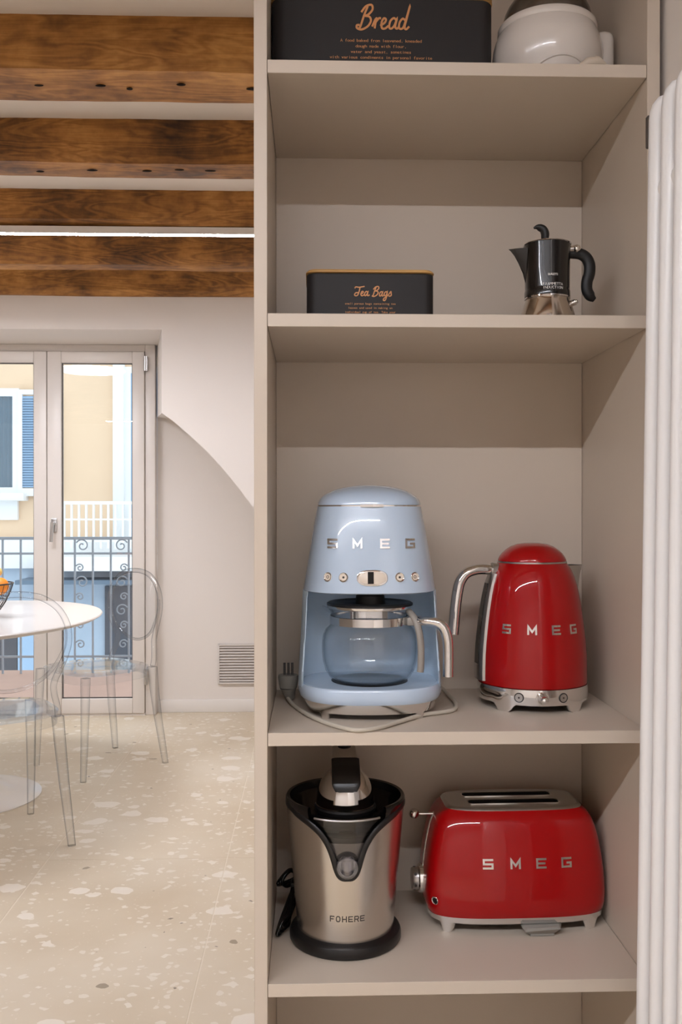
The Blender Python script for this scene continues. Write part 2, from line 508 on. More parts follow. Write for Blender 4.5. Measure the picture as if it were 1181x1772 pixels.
SCRIPT = {
    'Bread': (2.25, [
        [(.42, .98), (.30, .60), (.18, .10), (.10, -.02)],
        [(.16, .72), (.34, .98), (.58, 1.04), (.64, .84), (.48, .62), (.34, .56), (.54, .52), (.62, .34), (.50, .10), (.24, -.04), (.04, .02), (.02, .14), (.14, .16)],
        [(.70, .10), (.80, .38), (.86, .46), (.84, .34), (.82, .02)], [(.84, .30), (.96, .46), (1.06, .46)],
        [(1.06, .14), (1.24, .28), (1.28, .42), (1.18, .46), (1.10, .28), (1.14, .04), (1.28, .02), (1.42, .14)],
        [(1.74, .40), (1.62, .48), (1.48, .34), (1.46, .08), (1.56, .02), (1.68, .16), (1.76, .44), (1.72, .12), (1.80, .02), (1.90, .12)],
        [(2.16, .38), (2.02, .46), (1.90, .30), (1.90, .06), (2.02, .02), (2.12, .20), (2.28, 1.0), (2.20, .50), (2.14, .10), (2.22, .00), (2.34, .12)],
    ]),
    'Tea Bags': (3.6, [
        [(.02, .82), (.10, .98), (.40, .94), (.72, 1.0), (.92, 1.04)],
        [(.50, .94), (.46, .50), (.36, .10), (.18, .02), (.06, .14), (.16, .34), (.40, .36)],
        [(.60, .18), (.80, .32), (.86, .46), (.74, .50), (.66, .30), (.70, .06), (.84, .04), (.96, .16)],
        [(1.28, .42), (1.14, .50), (1.02, .34), (1.02, .08), (1.12, .04), (1.22, .20), (1.30, .46), (1.26, .12), (1.36, .04), (1.48, .14)],
        [(2.02, .98), (1.92, .60), (1.82, .10), (1.74, -.02)],
        [(1.78, .72), (1.96, .98), (2.20, 1.04), (2.28, .84), (2.12, .62), (1.98, .56), (2.18, .52), (2.26, .34), (2.14, .10), (1.90, -.04), (1.70, .02)],
        [(2.66, .42), (2.54, .48), (2.42, .32), (2.42, .06), (2.52, .02), (2.62, .20), (2.68, .44), (2.64, .10), (2.74, .02), (2.82, .14)],
        [(3.10, .42), (2.98, .48), (2.86, .32), (2.88, .08), (3.00, .06), (3.08, .24), (3.12, .46), (3.08, -.20), (2.98, -.46), (2.84, -.44), (2.86, -.26), (3.10, -.02), (3.26, .16)],
        [(3.28, .18), (3.44, .50), (3.50, .30), (3.52, .08), (3.36, .00), (3.28, .06)],
    ]),
}


def ribbon(g, pts, w, place, front, back, closed=False):
    """stroke of width w in (u, v); place(u, v, d) gives the point, d outward"""
    P = [Vector((p[0], p[1])) for p in pts]; n = len(P)
    Lf, Rt = [], []
    for i, p in enumerate(P):
        if closed: a, b = P[i - 1], P[(i + 1) % n]
        else: a, b = P[max(i - 1, 0)], P[min(i + 1, n - 1)]
        d1 = (p - a); d2 = (b - p)
        if d1.length < 1e-9: d1 = d2
        if d2.length < 1e-9: d2 = d1
        d1 = d1.normalized(); d2 = d2.normalized()
        n1 = Vector((-d1.y, d1.x)); n2 = Vector((-d2.y, d2.x))
        m = (n1 + n2)
        if m.length < 1e-6: m = n1
        m.normalize()
        k = w / 2 / max(0.35, m.dot(n1))
        Lf.append(p + m * k); Rt.append(p - m * k)
    rings = []
    for k, (l, r) in enumerate(zip(Lf, Rt)):
        fr = front + k * 4e-6      # later parts of a stroke lie over earlier ones
        rings.append([place(l.x, l.y, fr), place(r.x, r.y, fr), place(r.x, r.y, -back), place(l.x, l.y, -back)])
    if closed:
        rings.append(rings[0])
    g.rings(rings, not closed, not closed)


def block_word(word, centres, v0, h, wfac, stroke, place, front, back, mat, parent, name='letter'):
    for ch, c in zip(word, centres):
        g = G()
        for pl in BLOCK[ch]:
            closed = pl[0] == pl[-1] and len(pl) > 3
            q = pl[:-1] if closed else pl
            # split long straight strokes so that they follow a curved body
            pts = []
            for a, b in zip(q, q[1:] + ([q[0]] if closed else [])):
                pts.append(a)
                if max(abs(a[0] - b[0]), abs(a[1] - b[1])) > 0.4:
                    pts.append(((a[0] + b[0]) / 2, (a[1] + b[1]) / 2))
            if not closed: pts.append(q[-1])
            ribbon(g, [(c + (x - 0.5) * h * wfac, v0 + (y - 0.5) * h) for x, y in pts], stroke * h, place, front, back, closed)
        g.obj(name, mat, parent, smooth=False)


def script_word(word, u0, v0, h, wid, stroke, place, mat, parent):
    total, strokes = SCRIPT[word]
    g = G()
    for st in strokes:
        pts = [(u0 + p.x / total * wid, v0 + p.y * h) for p in catmull([(a + 0.10 * b, b, 0) for a, b in st], 7)]
        ribbon(g, pts, stroke, place, 0.0006, 0.0004)
    g.obj('script_lettering', mat, parent, smooth=False)


def typed_lines(lines, u0, v0, pitch, leading, size, place, mat, parent, name='small_print'):
    cache = {}
    def glyph(ch):
        if ch not in cache:
            c = bpy.data.curves.new('glyph', 'FONT'); c.body = ch; c.size = 1.0; c.resolution_u = 2
            o = bpy.data.objects.new('glyph', c); col.objects.link(o)
            dg = bpy.context.evaluated_depsgraph_get(); dg.update()
            me = o.evaluated_get(dg).to_mesh()
            v = [q.co.copy() for q in me.vertices]; f = [tuple(p.vertices) for p in me.polygons]
            if v:
                lo = min(q.x for q in v); hi = max(q.x for q in v)
                k = min(1.25, 0.56 / max(hi - lo, 0.12)) if ch not in ",.'" else 1.0
                v = [Vector(((q.x - (lo + hi) / 2) * k, q.y, 0)) for q in v]
            cache[ch] = (v, f)
            o.evaluated_get(dg).to_mesh_clear()
            bpy.data.objects.remove(o); bpy.data.curves.remove(c)
        return cache[ch]
    for li, text in enumerate(lines):
        g = G(); n = len(text)
        for k, ch in enumerate(text):
            if ch == ' ': continue
            v, f = glyph(ch)
            cu = u0 + (k - (n - 1) / 2) * pitch; cv = v0 - li * leading
            g.add([place(cu + q.x * size, cv + q.y * size, 0.0005) for q in v], f)
        g.obj(name, mat, parent, smooth=False)


# ================================================================== THE ROOM
WR, WL, WB = 0.516, -4.6, -1.95
CZ, BZ = 2.45, 2.31
struct(G().box(WL - .1, WR + .1, WB - .1, 5.5, -0.12, -0.0009).obj('floor', 'grout', smooth=False), 'beige stone conglomerate tile floor')
floor = bpy.data.objects['floor']
TW, TL = 0.605, 1.401
tile_mesh = None
ix = 0
for i in range(-7, 3):
    for j in range(-4, 3):
        x0 = -0.289 + i * TW; y0 = 3.184 + j * TL
        x1, y1 = min(x0 + TW, WR), min(y0 + TL, 5.5)
        if x0 >= WR or y0 >= 5.5 or x1 < -4.6 or y1 < WB: continue
        full = (x1 == x0 + TW and y1 == y0 + TL)
        g = 0.0016
        if full and tile_mesh is not None:
            o = bpy.data.objects.new('tile', tile_mesh); col.objects.link(o); o.parent = floor; o.location = (x0, y0, 0)
        else:
            o = G().box(g, x1 - x0 - g, g, y1 - y0 - g, -0.012, 0.0, 0.0008, 1).obj('tile', 'floor', floor, at=(x0, y0, 0), smooth=False)
            if full: tile_mesh = o.data

ceiling = struct(G().box(WL - .1, WR + .1, WB - .1, 5.6, CZ, CZ + 0.1).obj('ceiling', 'ceil', smooth=False), 'white plaster ceiling between old timber beams')


def beam(y0, y1, z0, seed, name='beam'):
    sec = [(y0, CZ + .02), (y0 + .002, CZ - .03), (y0 - .002, (CZ + z0) / 2), (y0 + .001, z0 + .022), (y0 + .013, z0 + .002), ((y0 + y1) / 2, z0),
           (y1 - .012, z0 + .001), (y1, z0 + .015), (y1, CZ - .03), (y1, CZ + .02)]
    rings = []
    n = 110
    for k in range(n + 1):
        x = WL + (WR - WL) * k / n
        r = []
        for j, (y, z) in enumerate(sec):
            q = noise.noise(Vector((x * 1.1, j * 0.9, seed * 7.3))) * 0.015 + noise.noise(Vector((x * 6.0, j * 2.1, seed * 3.1))) * 0.006 + noise.noise(Vector((x * 22.0, j * 4.1, seed))) * 0.0035
            e = 0.6 if j in (0, 9) else 1.0
            r.append((x, y + q * e, z + (0.6 * noise.noise(Vector((x * 1.3, j * 1.7 + 40, seed))) * 0.012 if j not in (0, 9) else 0)))
        rings.append(r)
    b = G().rings(rings).obj(name, 'beam', ceiling, angle=50)
    return b


beams = [(2.4197, 2.618, BZ, 1), (3.058, 3.220, BZ, 2), (3.735, 3.885, BZ, 3), (4.3306, 4.4456, BZ, 4), (4.934, 5.03, BZ, 5),
         (1.80, 1.95, BZ, 6), (1.15, 1.30, BZ, 7), (.50, .65, BZ, 8), (-.16, -.01, BZ, 9), (-.80, -.65, BZ, 10), (-1.45, -1.30, BZ, 11)]
for bi, (a, b, z, s) in enumerate(beams):
    bo = beam(a, b, z, s)
    if bi < 2:      # square old nail holes along the underside
        rr = random.Random(s)
        x = -2.6
        while x < -.1:
            w = rr.uniform(.008, .020)
            zy = a + (b - a) * rr.uniform(.35, .62)
            G().ball((x, zy, z - .001), .006, 10, 6, w / .006, rr.uniform(.5, 1.0), .5).obj('nail_hole', 'wood_dark', bo)
            x += rr.uniform(.07, .19)

struct(G().box(WR, WR + .15, WB - .1, 5.8, 0, CZ).obj('wall_right', 'wall_warm', smooth=False))
struct(G().box(WL - .15, WL, WB - .1, 5.8, 0, CZ).obj('wall_left', 'wall', smooth=False))
struct(G().box(WL, WR, WB - .15, WB, 0, CZ).obj('wall_rear', 'wall', smooth=False))
struct(G().box(-.07, WR, 1.70, 1.80, 0, CZ).obj('wall_partition', 'wall', smooth=False))

# far wall: thick wall with a splayed door opening that runs into an arched niche
FY, DY = 4.98, 5.5
arc = [(-.795, 1.694), (-.735, 1.652), (-.643, 1.572), (-.556, 1.490), (-.4756, 1.404), (-.385, 1.292), (-.3077, 1.189), (-.24, 1.075), (-.17, .93), (-.11, .77), (-.07, .58), (-.05, .35), (-.045, 0.0)]
front = [(-2.245, 0.0), (-2.245, 2.1355), (-.795, 2.1355)] + arc
back = [(-2.135, 0.0), (-2.135, 2.1337), (-.905, 2.1337), (-.905, 1.722)] + [(x, z + .055 * min(1, z / .6)) for x, z in arc[1:]]
outline = [(WL, 0.0)] + front + [(WR, 0.0), (WR, CZ), (WL, CZ)]
tri = tessellate_polygon([[Vector((x, z, 0)) for x, z in outline]])
g = G().add([(x, FY, z) for x, z in outline], tri)
n = len(front)
g.add([(x, FY, z) for x, z in front] + [(x, DY + .002, z) for x, z in back], [(i, i + 1, i + 1 + n, i + n) for i in range(n - 1)])
struct(g.obj('wall_far', 'wall', smooth=True, angle=25))
g = G().box(-.905, WR, DY, DY + .3, 0, CZ).box(WL, -2.135, DY, DY + .3, 0, CZ).box(-2.135, -.905, DY, DY + .3, 2.1337, CZ)
struct(g.obj('wall_niche', 'wall', smooth=False))
struct(G().box(-.90, WR, DY - .012, DY, 0, .073, .003).obj('baseboard_niche', 'white_trim'))

# ventilation grille low in the niche
v = thing('ventilation_grille', 'white slatted ventilation grille low on the niche wall', 'vent', (-.40, DY, .165))
G().box(-.152, .152, -.006, 0, 0, .232).obj('backing', 'vent_dark', v, smooth=False)
f = G().box(-.152, -.142, -.016, -.001, 0, .232, .001).box(.142, .152, -.016, -.001, 0, .232, .001).box(-.142, .142, -.016, -.001, 0, .009, .001).box(-.142, .142, -.016, -.001, .223, .232, .001)
f.obj('frame', 'vent', v)
slat = None
for k in range(13):
    z = .014 + k * .0163
    if slat is None:
        slat = G().add([(-.142, -.002, .010), (.142, -.002, .010), (.142, -.015, .001), (-.142, -.015, .001), (-.142, -.002, .0125), (.142, -.002, .0125), (.142, -.015, .0045), (-.142, -.015, .0045)],
                       [(0, 1, 2, 3), (4, 7, 6, 5), (0, 4, 5, 1), (2, 6, 7, 3), (0, 3, 7, 4), (1, 5, 6, 2)]).obj('slat', 'vent', v, at=(0, 0, z), smooth=False)
    else:
        o = slat.copy(); col.objects.link(o); o.parent = v; o.location = (0, 0, z)

# balcony door
door = struct(G().box(-.963, -.905, 5.43, 5.50, 0, 2.134, .004).box(-2.135, -2.077, 5.43, 5.50, 0, 2.134, .004).box(-2.077, -.963, 5.43, 5.50, 2.093, 2.134, .004)
              .box(-2.077, -.963, 5.42, 5.50, 0, .012).obj('door_1', 'frame_white'), 'white double glazed balcony door with two leaves')
for s, (x0, x1) in enumerate([(-1.518, -.965), (-2.075, -1.522)]):
    gx0, gx1, gz0, gz1 = (x0 + .080, x1 - .068, .098, 2.026) if s == 0 else (x0 + .068, x1 - .073, .098, 2.026)
    lf = G()
    for a in ((x0, gx0, .013, 2.091), (gx1, x1, .013, 2.091), (gx0, gx1, .013, gz0), (gx0, gx1, gz1, 2.091)):
        lf.box(a[0], a[1], 5.412, 5.472, a[2], a[3], .004)
    lo = lf.obj('door_leaf', 'frame_white', door)
    G().box(gx0, gx1, 5.438, 5.446, gz0, gz1).obj('glass_pane', 'pane', lo, smooth=False)
    gk = G()
    for a in ((gx0, gx0 + .006, gz0, gz1), (gx1 - .006, gx1, gz0, gz1), (gx0 + .006, gx1 - .006, gz0, gz0 + .006), (gx0 + .006, gx1 - .006, gz1 - .006, gz1)):
        gk.box(a[0], a[1], 5.430, 5.437, a[2], a[3])
    gk.obj('gasket', 'tag_dark', lo, smooth=False)
    if s == 0:
        h = G().box(-1.494, -1.460, 5.400, 5.412, 1.055, 1.135, .005)
        h.tube([(-1.477, 5.402, 1.105), (-1.477, 5.370, 1.105)], .010)
        h.tube([(-1.477, 5.370, 1.112), (-1.480, 5.368, 1.06), (-1.484, 5.366, 1.00)], [.011, .010, .009])
        h.obj('handle', 'satin', lo)
        for hz in (1.98, .18):
            G().tube([(-.958, 5.405, hz), (-.958, 5.405, hz + .085)], .008).box(-.952, -.945, 5.40, 5.425, hz, hz + .085).obj('hinge', 'satin', lo)

# ================================================================== LAMPS
def strip_light(name, label, x0, x1, y, z0, z1, glow, w=.016):
    t = thing(name, label, 'light', ((x0 + x1) / 2, y, z0)); L = (x1 - x0) / 2
    h = z1 - z0
    gh = G().box(-L, L, -w - .004, -w, .0005, h).box(-L, L, w, w + .004, .0005, h).box(-L, L, -w, w, h * .55, h)
    gh.obj('housing', 'white_trim', t, smooth=False)
    G().box(-L, L, -w, w, 0, h * .5).obj('diffuser', glow, t, smooth=False)
    return t


strip_light('linear_light', 'long bright LED strip under the third ceiling beam', WL + .2, WR - .1, 3.765, 2.280, 2.308, 'room_strip', .014)
strip_light('linear_light', 'long LED strip hung over the kitchen in front of the shelves', -2.45, .42, -.36, 2.24, 2.275, 'kitchen_strip', .015)
cable = bpy.data.objects['linear_light.001']
for x in (-1.2, 0.2, 1.2):
    G().tube([(x, 0, .03), (x, .02, .21)], .002, 6).obj('suspension_wire', 'satin', cable)
d = thing('disc_pendant', 'round white disc pendant above the dining table', 'light', (-1.62, 3.98, 2.20))
G().lathe([(.25, .004), (.252, .015), (.245, .026), (.02, .030)], 64, cap1=True).obj('shade', 'white_trim', d)
G().lathe([(.001, 0), (.246, .001), (.248, .008)], 64, cap0=True).obj('diffuser', 'disc', d)
G().tube([(0, 0, .028), (0, 0, .252)], .003, 8).obj('suspension_wire', 'satin', d)

# ================================================================== SHELF CABINET
CX0, CX1, CY0, CY1 = -0.0644, 0.4876, 1.3478, 1.6753
T = 0.019
SH = {1: 1.8276, 2: 1.4633, 3: 0.8594, 4: 0.4978, 5: 0.10}
cab = thing('shelf_cabinet', 'tall open greige cabinet holding the red and blue appliances', 'cabinet', ((CX0 + CX1) / 2, CY0, 0))
hw = (CX1 - CX0) / 2; D = CY1 - CY0
for s in (-1, 1):
    a, b = (-hw - T, -hw) if s < 0 else (hw, hw + T)
    G().box(a, b, 0, D + .018, 0.0, 2.25, .0006, 1).obj('side_panel', 'greige', cab)
G().box(-hw + .0008, hw - .0008, D, D + .018, .02, 2.24).obj('back_panel', 'greige', cab, smooth=False)
for z in list(SH.values()):
    G().box(-hw + .0006, hw - .0006, .0006, D - .0008, z - T, z, .0005, 1).obj('shelf', 'greige', cab)
G().box(-hw + .0006, hw - .0006, .0006, D - .0008, 2.23, 2.25, .0005, 1).obj('top_panel', 'greige', cab)
G().box(-hw + .0006, hw - .0006, .03, .048, .0, .10 - T - .0004, .0005, 1).obj('plinth', 'greige', cab)

# ================================================================== BLUE COFFEE MAKER
Z3 = SH[3] + .0003
cm = thing('coffee_maker', 'pastel blue retro drip coffee maker with glass carafe beside the red kettle', 'coffee maker', (.0925, 1.530, Z3))
CN = 2.7


def cbody(z):
    a = interp([(0, .1130), (.03, .1155), (.06, .1145), (.10, .1120), (.14, .1100), (.19, .1078), (.248, .0985), (.29, .0915), (.326, .0848)], z)
    yf = interp([(0, -.124), (.05, -.124), (.19, -.112), (.25, -.104), (.30, -.093), (.326, -.085)], z)
    yb = interp([(0, .112), (.19, .110), (.326, .088)], z)
    return a, yf, yb


# chrome plinth with feet
feet_t = [R(231), R(309), R(50), R(130)]


def plinth(t):
    d = min(abs((t - q + pi) % (2 * pi) - pi) for q in feet_t)
    return 0.0 if d < R(3.6) else min(.0095, (d - R(3.6)) / R(1.8) * .0095)


g = G()
g.rings([sring(.1045, -.113, .104, 0, CN, 288, zf=plinth), sring(.1046, -.1132, .1042, .0102, CN, 288), sring(.1065, -.116, .106, .014, CN, 288), sring(.1085, -.1185, .108, .026, CN, 288)], False, False)
g.rings([sring(.1045, -.113, .104, 0, CN, 288, zf=plinth), sring(.100, -.108, .100, 0, CN, 288, zf=lambda t: plinth(t) + .0001), sring(.099, -.107, .099, .02, CN, 288)], False, False)
g.obj('chrome_plinth', 'chrome', cm)
# tray
g = G()
g.rings([sring(.100, -.110, .100, .0255, CN), sring(.1115, -.1225, .110, .0255, CN), sring(.1145, -.1245, .112, .029, CN), sring(.1155, -.1250, .1125, .036, CN), sring(.1148, -.1245, .112, .0455, CN), sring(.1125, -.1225, .110, .0485, CN),
         sring(.1085, -.119, .106, .0490, CN), sring(.1075, -.118, .105, .0480, CN)])
g.obj('drip_tray', 'blue', cm)
G().lathe([(.0001, .0487), (.060, .0487), (.062, .0478)], 48, -.0005, -.03, True, False).obj('warming_plate', 'black', cm)


# cavity shell, open at the front
def cring(z, cut):
    a, yf, yb = cbody(z)
    outer = sring(a, yf, yb, z, CN, 144)
    o = [p for p in outer if p[1] > cut]
    # order from right-front round the back to left-front
    o = sorted(o, key=lambda p: -atan2(p[0], p[1]))
    ai, ybi = a - .0075, .050
    inner = sring(ai, yf, ybi, z, 3.4, 144)
    i = sorted([p for p in inner if p[1] > cut], key=lambda p: atan2(p[0], p[1]))
    return o, i


def resample(pl, n):
    d = [0.0]
    for a, b in zip(pl, pl[1:]): d.append(d[-1] + (Vector(b) - Vector(a)).length)
    out = []
    for k in range(n):
        t = d[-1] * k / (n - 1); j = 0
        while j < len(d) - 2 and d[j + 1] < t: j += 1
        u = (t - d[j]) / max(d[j + 1] - d[j], 1e-9)
        out.append(tuple(Vector(pl[j]).lerp(Vector(pl[j + 1]), min(1, u))))
    return out


rings = []
for k in range(16):
    z = .036 + (.1925 - .036) * k / 15
    o, i = cring(z, -.062 - .012 * max(0, 1 - (z - .036) / .03))
    rings.append(resample(o, 60) + resample(i, 60))
G().rings(rings).obj('body_shell', 'blue_in', cm, angle=50)
# head of the machine
hz = [.192, .1935, .20, .21, .225, .24, .255, .27, .285, .30, .312, .322, .3262]
rings = []
for k, z in enumerate(hz):
    a, yf, yb = cbody(z); e = .0025 if k == 0 else 0
    rings.append(sring(a - e, yf + e, yb - e, z, CN))
rings.append(sring(.080, -.080, .083, .3262, CN))
hg = G().rings([sring(.02, -.02, .02, .192, CN)] + rings, True, True)
hg.obj('head', 'blue', cm, angle=40)
bvh = BVHTree.FromPolygons([Vector(p) for p in hg.v], hg.f)


def on_head(u, w, d):
    h, nr, i, ds = bvh.ray_cast(Vector((u, -1, w)), Vector((0, 1, 0)))
    if nr.y > 0: nr = -nr
    return tuple(h + nr * d)


def head_n(u, w):
    h, nr, i, ds = bvh.ray_cast(Vector((u, -1, w)), Vector((0, 1, 0)))
    if nr.y > 0: nr = -nr
    return h, nr


# chrome line and lid
G().rings([sring(.0836, -.084, .087, .3255, CN), sring(.0846, -.0848, .0876, .3262, CN), sring(.0846, -.0848, .0876, .3282, CN), sring(.083, -.083, .086, .3286, CN)]).obj('chrome_line', 'chrome', cm)
G().rings([[(-.018 + .036 * k / 12, -.0862 - .003 * sin(pi * k / 12), z) for k in range(13)] + [(.018 - .036 * k / 12, -.080, z) for k in range(13)] for z in (.3252, .3294)]).obj('lid_latch', 'chrome', cm)
lid = []
for k in range(12):
    t = k / 11 * pi / 2
    a = .0838 * cos(t) ** .92; z = .3286 + .0330 * sin(t)
    if k == 11: a = .012
    q = a / .0838
    lid.append(sring(a, .0015 - .0855 * q, .0015 + .0855 * q, z, CN - .3 * (1 - q)))
G().rings([sring(.0825, -.0825, .0855, .3284, CN)] + lid).obj('lid', 'blue', cm, angle=50)
# raised word
block_word('SMEG', [-.0605, -.0230, .0190, .0580], .2688, .0150, 1.0, .20, on_head, .0016, .001, 'letter', cm)
# buttons and display
for k, u in enumerate((-.0680, -.0445, .0410, .0650)):
    h, nr = head_n(u, .2178)
    bt = G().ringdisc(h, nr, .0052, .0073, .0022).obj('button', 'chrome', cm)
    G().disc(h, nr, .0055, .0010).obj('button_face', 'cream', bt)
    if k in (1, 2):
        G().disc(h + nr * .0009, nr, .0018, .0004, 12).obj('button_mark', 'print_dark', bt)
    else:
        G().ringdisc(h + nr * .0009, nr, .0016, .0024, .0004, 16).obj('button_mark', 'print_dark', bt)
g = G(); gi = G()
for gg, e, dd in ((g, 0, .0022), (gi, -.0025, .0030)):
    o = []
    for k in range(40):
        t = 2 * pi * k / 40
        o.append(((.0235 + e) * spow(cos(t), .72), (.0120 + e) * spow(sin(t), .85)))
    gg.rings([[on_head(-.0010 + p[0], .2170 + p[1], -.002) for p in o], [on_head(-.0010 + p[0], .2170 + p[1], dd * .8) for p in o], [on_head(-.0010 + p[0] * .95, .2170 + p[1] * .93, dd) for p in o]])
dsp = g.obj('display_bezel', 'chrome', cm)
gi.obj('display', 'cream', dsp)
G().rings([[on_head(-.0010 + x, .2170 + y, d) for x, y in ((-.007, -.009), (.002, -.009), (.002, .009), (-.007, .009))] for d in (.001, .0036)]).obj('display_window', 'black_gloss', dsp, smooth=False)

# carafe (lifts out: a thing of its own)
ca = thing('glass_carafe', 'clear glass coffee carafe with chrome handle inside the blue machine', 'carafe', (.0925, 1.500, Z3 + .0488))
zo = .0488
prof = [(.0001, .0012), (.050, .0008), (.058, .002), (.0655, .007), (.0715, .017), (.0752, .031), (.0768, .047), (.0768, .060), (.0752, .072), (.0712, .081), (.0655, .0865), (.0628, .090), (.0624, .104), (.0632, .110), (.0655, .1150)]
inner = [(r - .0022, z + .0008) for r, z in prof[::-1] if r > .055] + [(.0001, .0032)]
G().lathe(prof + inner, 64).obj('glass_body', 'glass', ca, angle=60)
G().lathe([(.0634, .0900), (.0645, .0905), (.0645, .1030), (.0634, .1036)], 64).obj('steel_band', 'chrome', ca)
G().lathe([(.060, .118), (.0675, .1196), (.0690, .1204), (.0690, .1232), (.0660, .1250), (.0600, .1255), (.0560, .1238), (.028, .1230), (.026, .1240)], 64, cap1=True).obj('lid', 'black', ca)
G().lathe([(.0600, .1155), (.0680, .1160), (.0690, .1175), (.0690, .1202), (.0600, .1204)], 64).obj('lid_rim', 'chrome', ca)
G().lathe([(.024, .1225), (.0225, .136), (.019, .1395), (.0001, .1405)], 40, 0, -.012).obj('lid_knob', 'black_soft', ca)
G().rings([[(-.058, -.012, .108), (-.058, .012, .108), (-.058, 0, .103)], [(-.068, -.010, .1155), (-.068, .010, .1155), (-.070, 0, .110)], [(-.076, -.004, .119), (-.076, .004, .119), (-.077, 0, .1165)]]).obj('spout', 'glass', ca)
hy = -.050
hp = catmull([(.062, hy + .030, .096), (.078, hy + .006, .0985), (.098, hy - .004, .0975), (.1105, hy - .006, .090), (.1165, hy - .007, .074), (.1180, hy - .007, .055), (.1178, hy - .007, .014)], 6)
G().tube(hp, [.0062 + .0018 * min(1, k / 16) for k in range(len(hp))], 16, ref=(0, -1, .01)).obj('handle', 'chrome', ca)
ip = catmull([(.060, hy + .026, .112), (.0675, hy + .012, .103), (.0735, hy + .004, .085), (.0765, hy, .060), (.0765, hy, .030), (.0755, hy, .020)], 6)
G().tube(ip, [.0048] * len(ip), 12, flat=1.2).obj('handle_grip', 'grey_plastic', ca)
G().box(.056, .082, hy + .012, hy + .036, .090, .1035, .003).obj('handle_clamp', 'grey_plastic', ca)

# its power cord
def cpt(x, y, z): return (x - .0925, y - 1.530, z)
cz = .0035
pts = [cpt(.200, 1.645, .025), cpt(.226, 1.620, .010), cpt(.236, 1.560, cz), cpt(.2325, 1.505, cz), cpt(.222, 1.476, cz), cpt(.200, 1.460, cz), cpt(.172, 1.445, cz), cpt(.130, 1.398, cz), cpt(.098, 1.362, cz), cpt(.072, 1.3475, cz), cpt(.052, 1.354, cz),
       cpt(.018, 1.400, cz), cpt(-.012, 1.465, cz), cpt(-.035, 1.545, cz), cpt(-.046, 1.610, cz + .004), cpt(-.046, 1.640, .012), cpt(-.040, 1.650, .020)]
G().tube(catmull(pts, 8), .0034, 12).obj('power_cord', 'cord', cm)
pl = G().tube([cpt(-.040, 1.575, .0225), cpt(-.040, 1.575, .040), cpt(-.040, 1.575, .044)], [.0145, .0175, .0165], 20)
pl.tube([cpt(-.036, 1.580, .003), cpt(-.039, 1.577, .014), cpt(-.040, 1.575, .024)], [.0075, .011, .0150], 16)
po = pl.obj('power_plug', 'plug', cm)
for dx in (-.0065, 0, .0065):
    G().tube([cpt(-.040 + dx, 1.575, .043), cpt(-.040 + dx, 1.575, .064)], .0022, 10).obj('plug_pin', 'tag_dark', po)

# ================================================================== RED KETTLE
kt = thing('electric_kettle', 'glossy red retro electric kettle with chrome handle and chrome base', 'kettle', (.3660, 1.548, Z3))
KF = R(-1)


def kang(a, r, z):
    """a: angle from the front, to the right positive"""
    t = a + KF
    return (r * sin(t), -r * cos(t), z)


kprof = [(.038, .0892), (.045, .0896), (.065, .0894), (.085, .0887), (.105, .0872), (.132, .0842), (.158, .0806), (.180, .0768), (.197, .0731), (.210, .0692), (.221, .0645), (.228, .0604), (.2335, .0562)]
G().lathe([(.084, .0372)] + [(r, z) for z, r in kprof] + [(.052, .2340)], 72).obj('body', 'red', kt)
G().lathe([(.0550, .2330), (.0572, .2335), (.0572, .2358), (.0545, .2362)], 64).obj('lid_seam', 'satin', kt)
G().lathe([(.050, .2345), (.0560, .2362), (.0558, .2385), (.0537, .2430), (.0495, .2490), (.0430, .2550), (.0350, .2602), (.0250, .2640), (.0130, .2657), (.0001, .2660)], 64).obj('lid', 'red', kt, angle=50)
kfeet = [KF + R(q) - pi / 2 for q in (-42, 38, 130, 228)]


def kbot(t):
    d = min(abs((t - q + pi) % (2 * pi) - pi) for q in kfeet)
    return 0.0 if d < R(6.5) else min(.012, (d - R(6.5)) / R(6) * .012)


N = 144
cr = lambda r, z=None: [(r * cos(2 * pi * k / N), r * sin(2 * pi * k / N), kbot(2 * pi * k / N) if z is None else z) for k in range(N)]
base = G().rings([cr(.080, .03), cr(.084), cr(.0895), cr(.0905, .016), cr(.0910, .032), cr(.0900, .0368), cr(.084, .0375)], False, True).obj('base', 'chrome', kt)
G().lathe([(.0001, .010), (.082, .010), (.083, .02)], 48).obj('base_underside', 'black', kt)


def kplace(u, w, d):
    r = interp(kprof, w) + d
    return kang(u / .0843, r, w)


block_word('SMEG', [-.0588, -.0177, .0206, .0544], .1310, .0150, 1.0, .20, kplace, .0014, .001, 'letter', kt)
for a in (-25, 20):
    c = Vector(kang(R(a), .0908, .0245)); nr = Vector(kang(R(a), 1, 0))
    bt = G().ringdisc(c, nr, .0062, .0078, .0012).obj('button', 'black', kt)
    G().disc(c, nr, .0062, .0008).obj('button_face', 'satin', bt)
    G().disc(c + nr * .0006, nr, .0016, .0006, 10).obj('button_mark', 'print_dark', bt)
c = Vector(kang(R(-2), .0908, .0245)); nr = Vector(kang(R(-2), 1, 0))
lv = G().ringdisc(c, nr, .004, .0105, .0035).tube([c, c + nr * .014], .0035).obj('lever', 'chrome', kt)
G().ball(c + nr * .017, .0065).obj('lever_knob', 'chrome', lv)
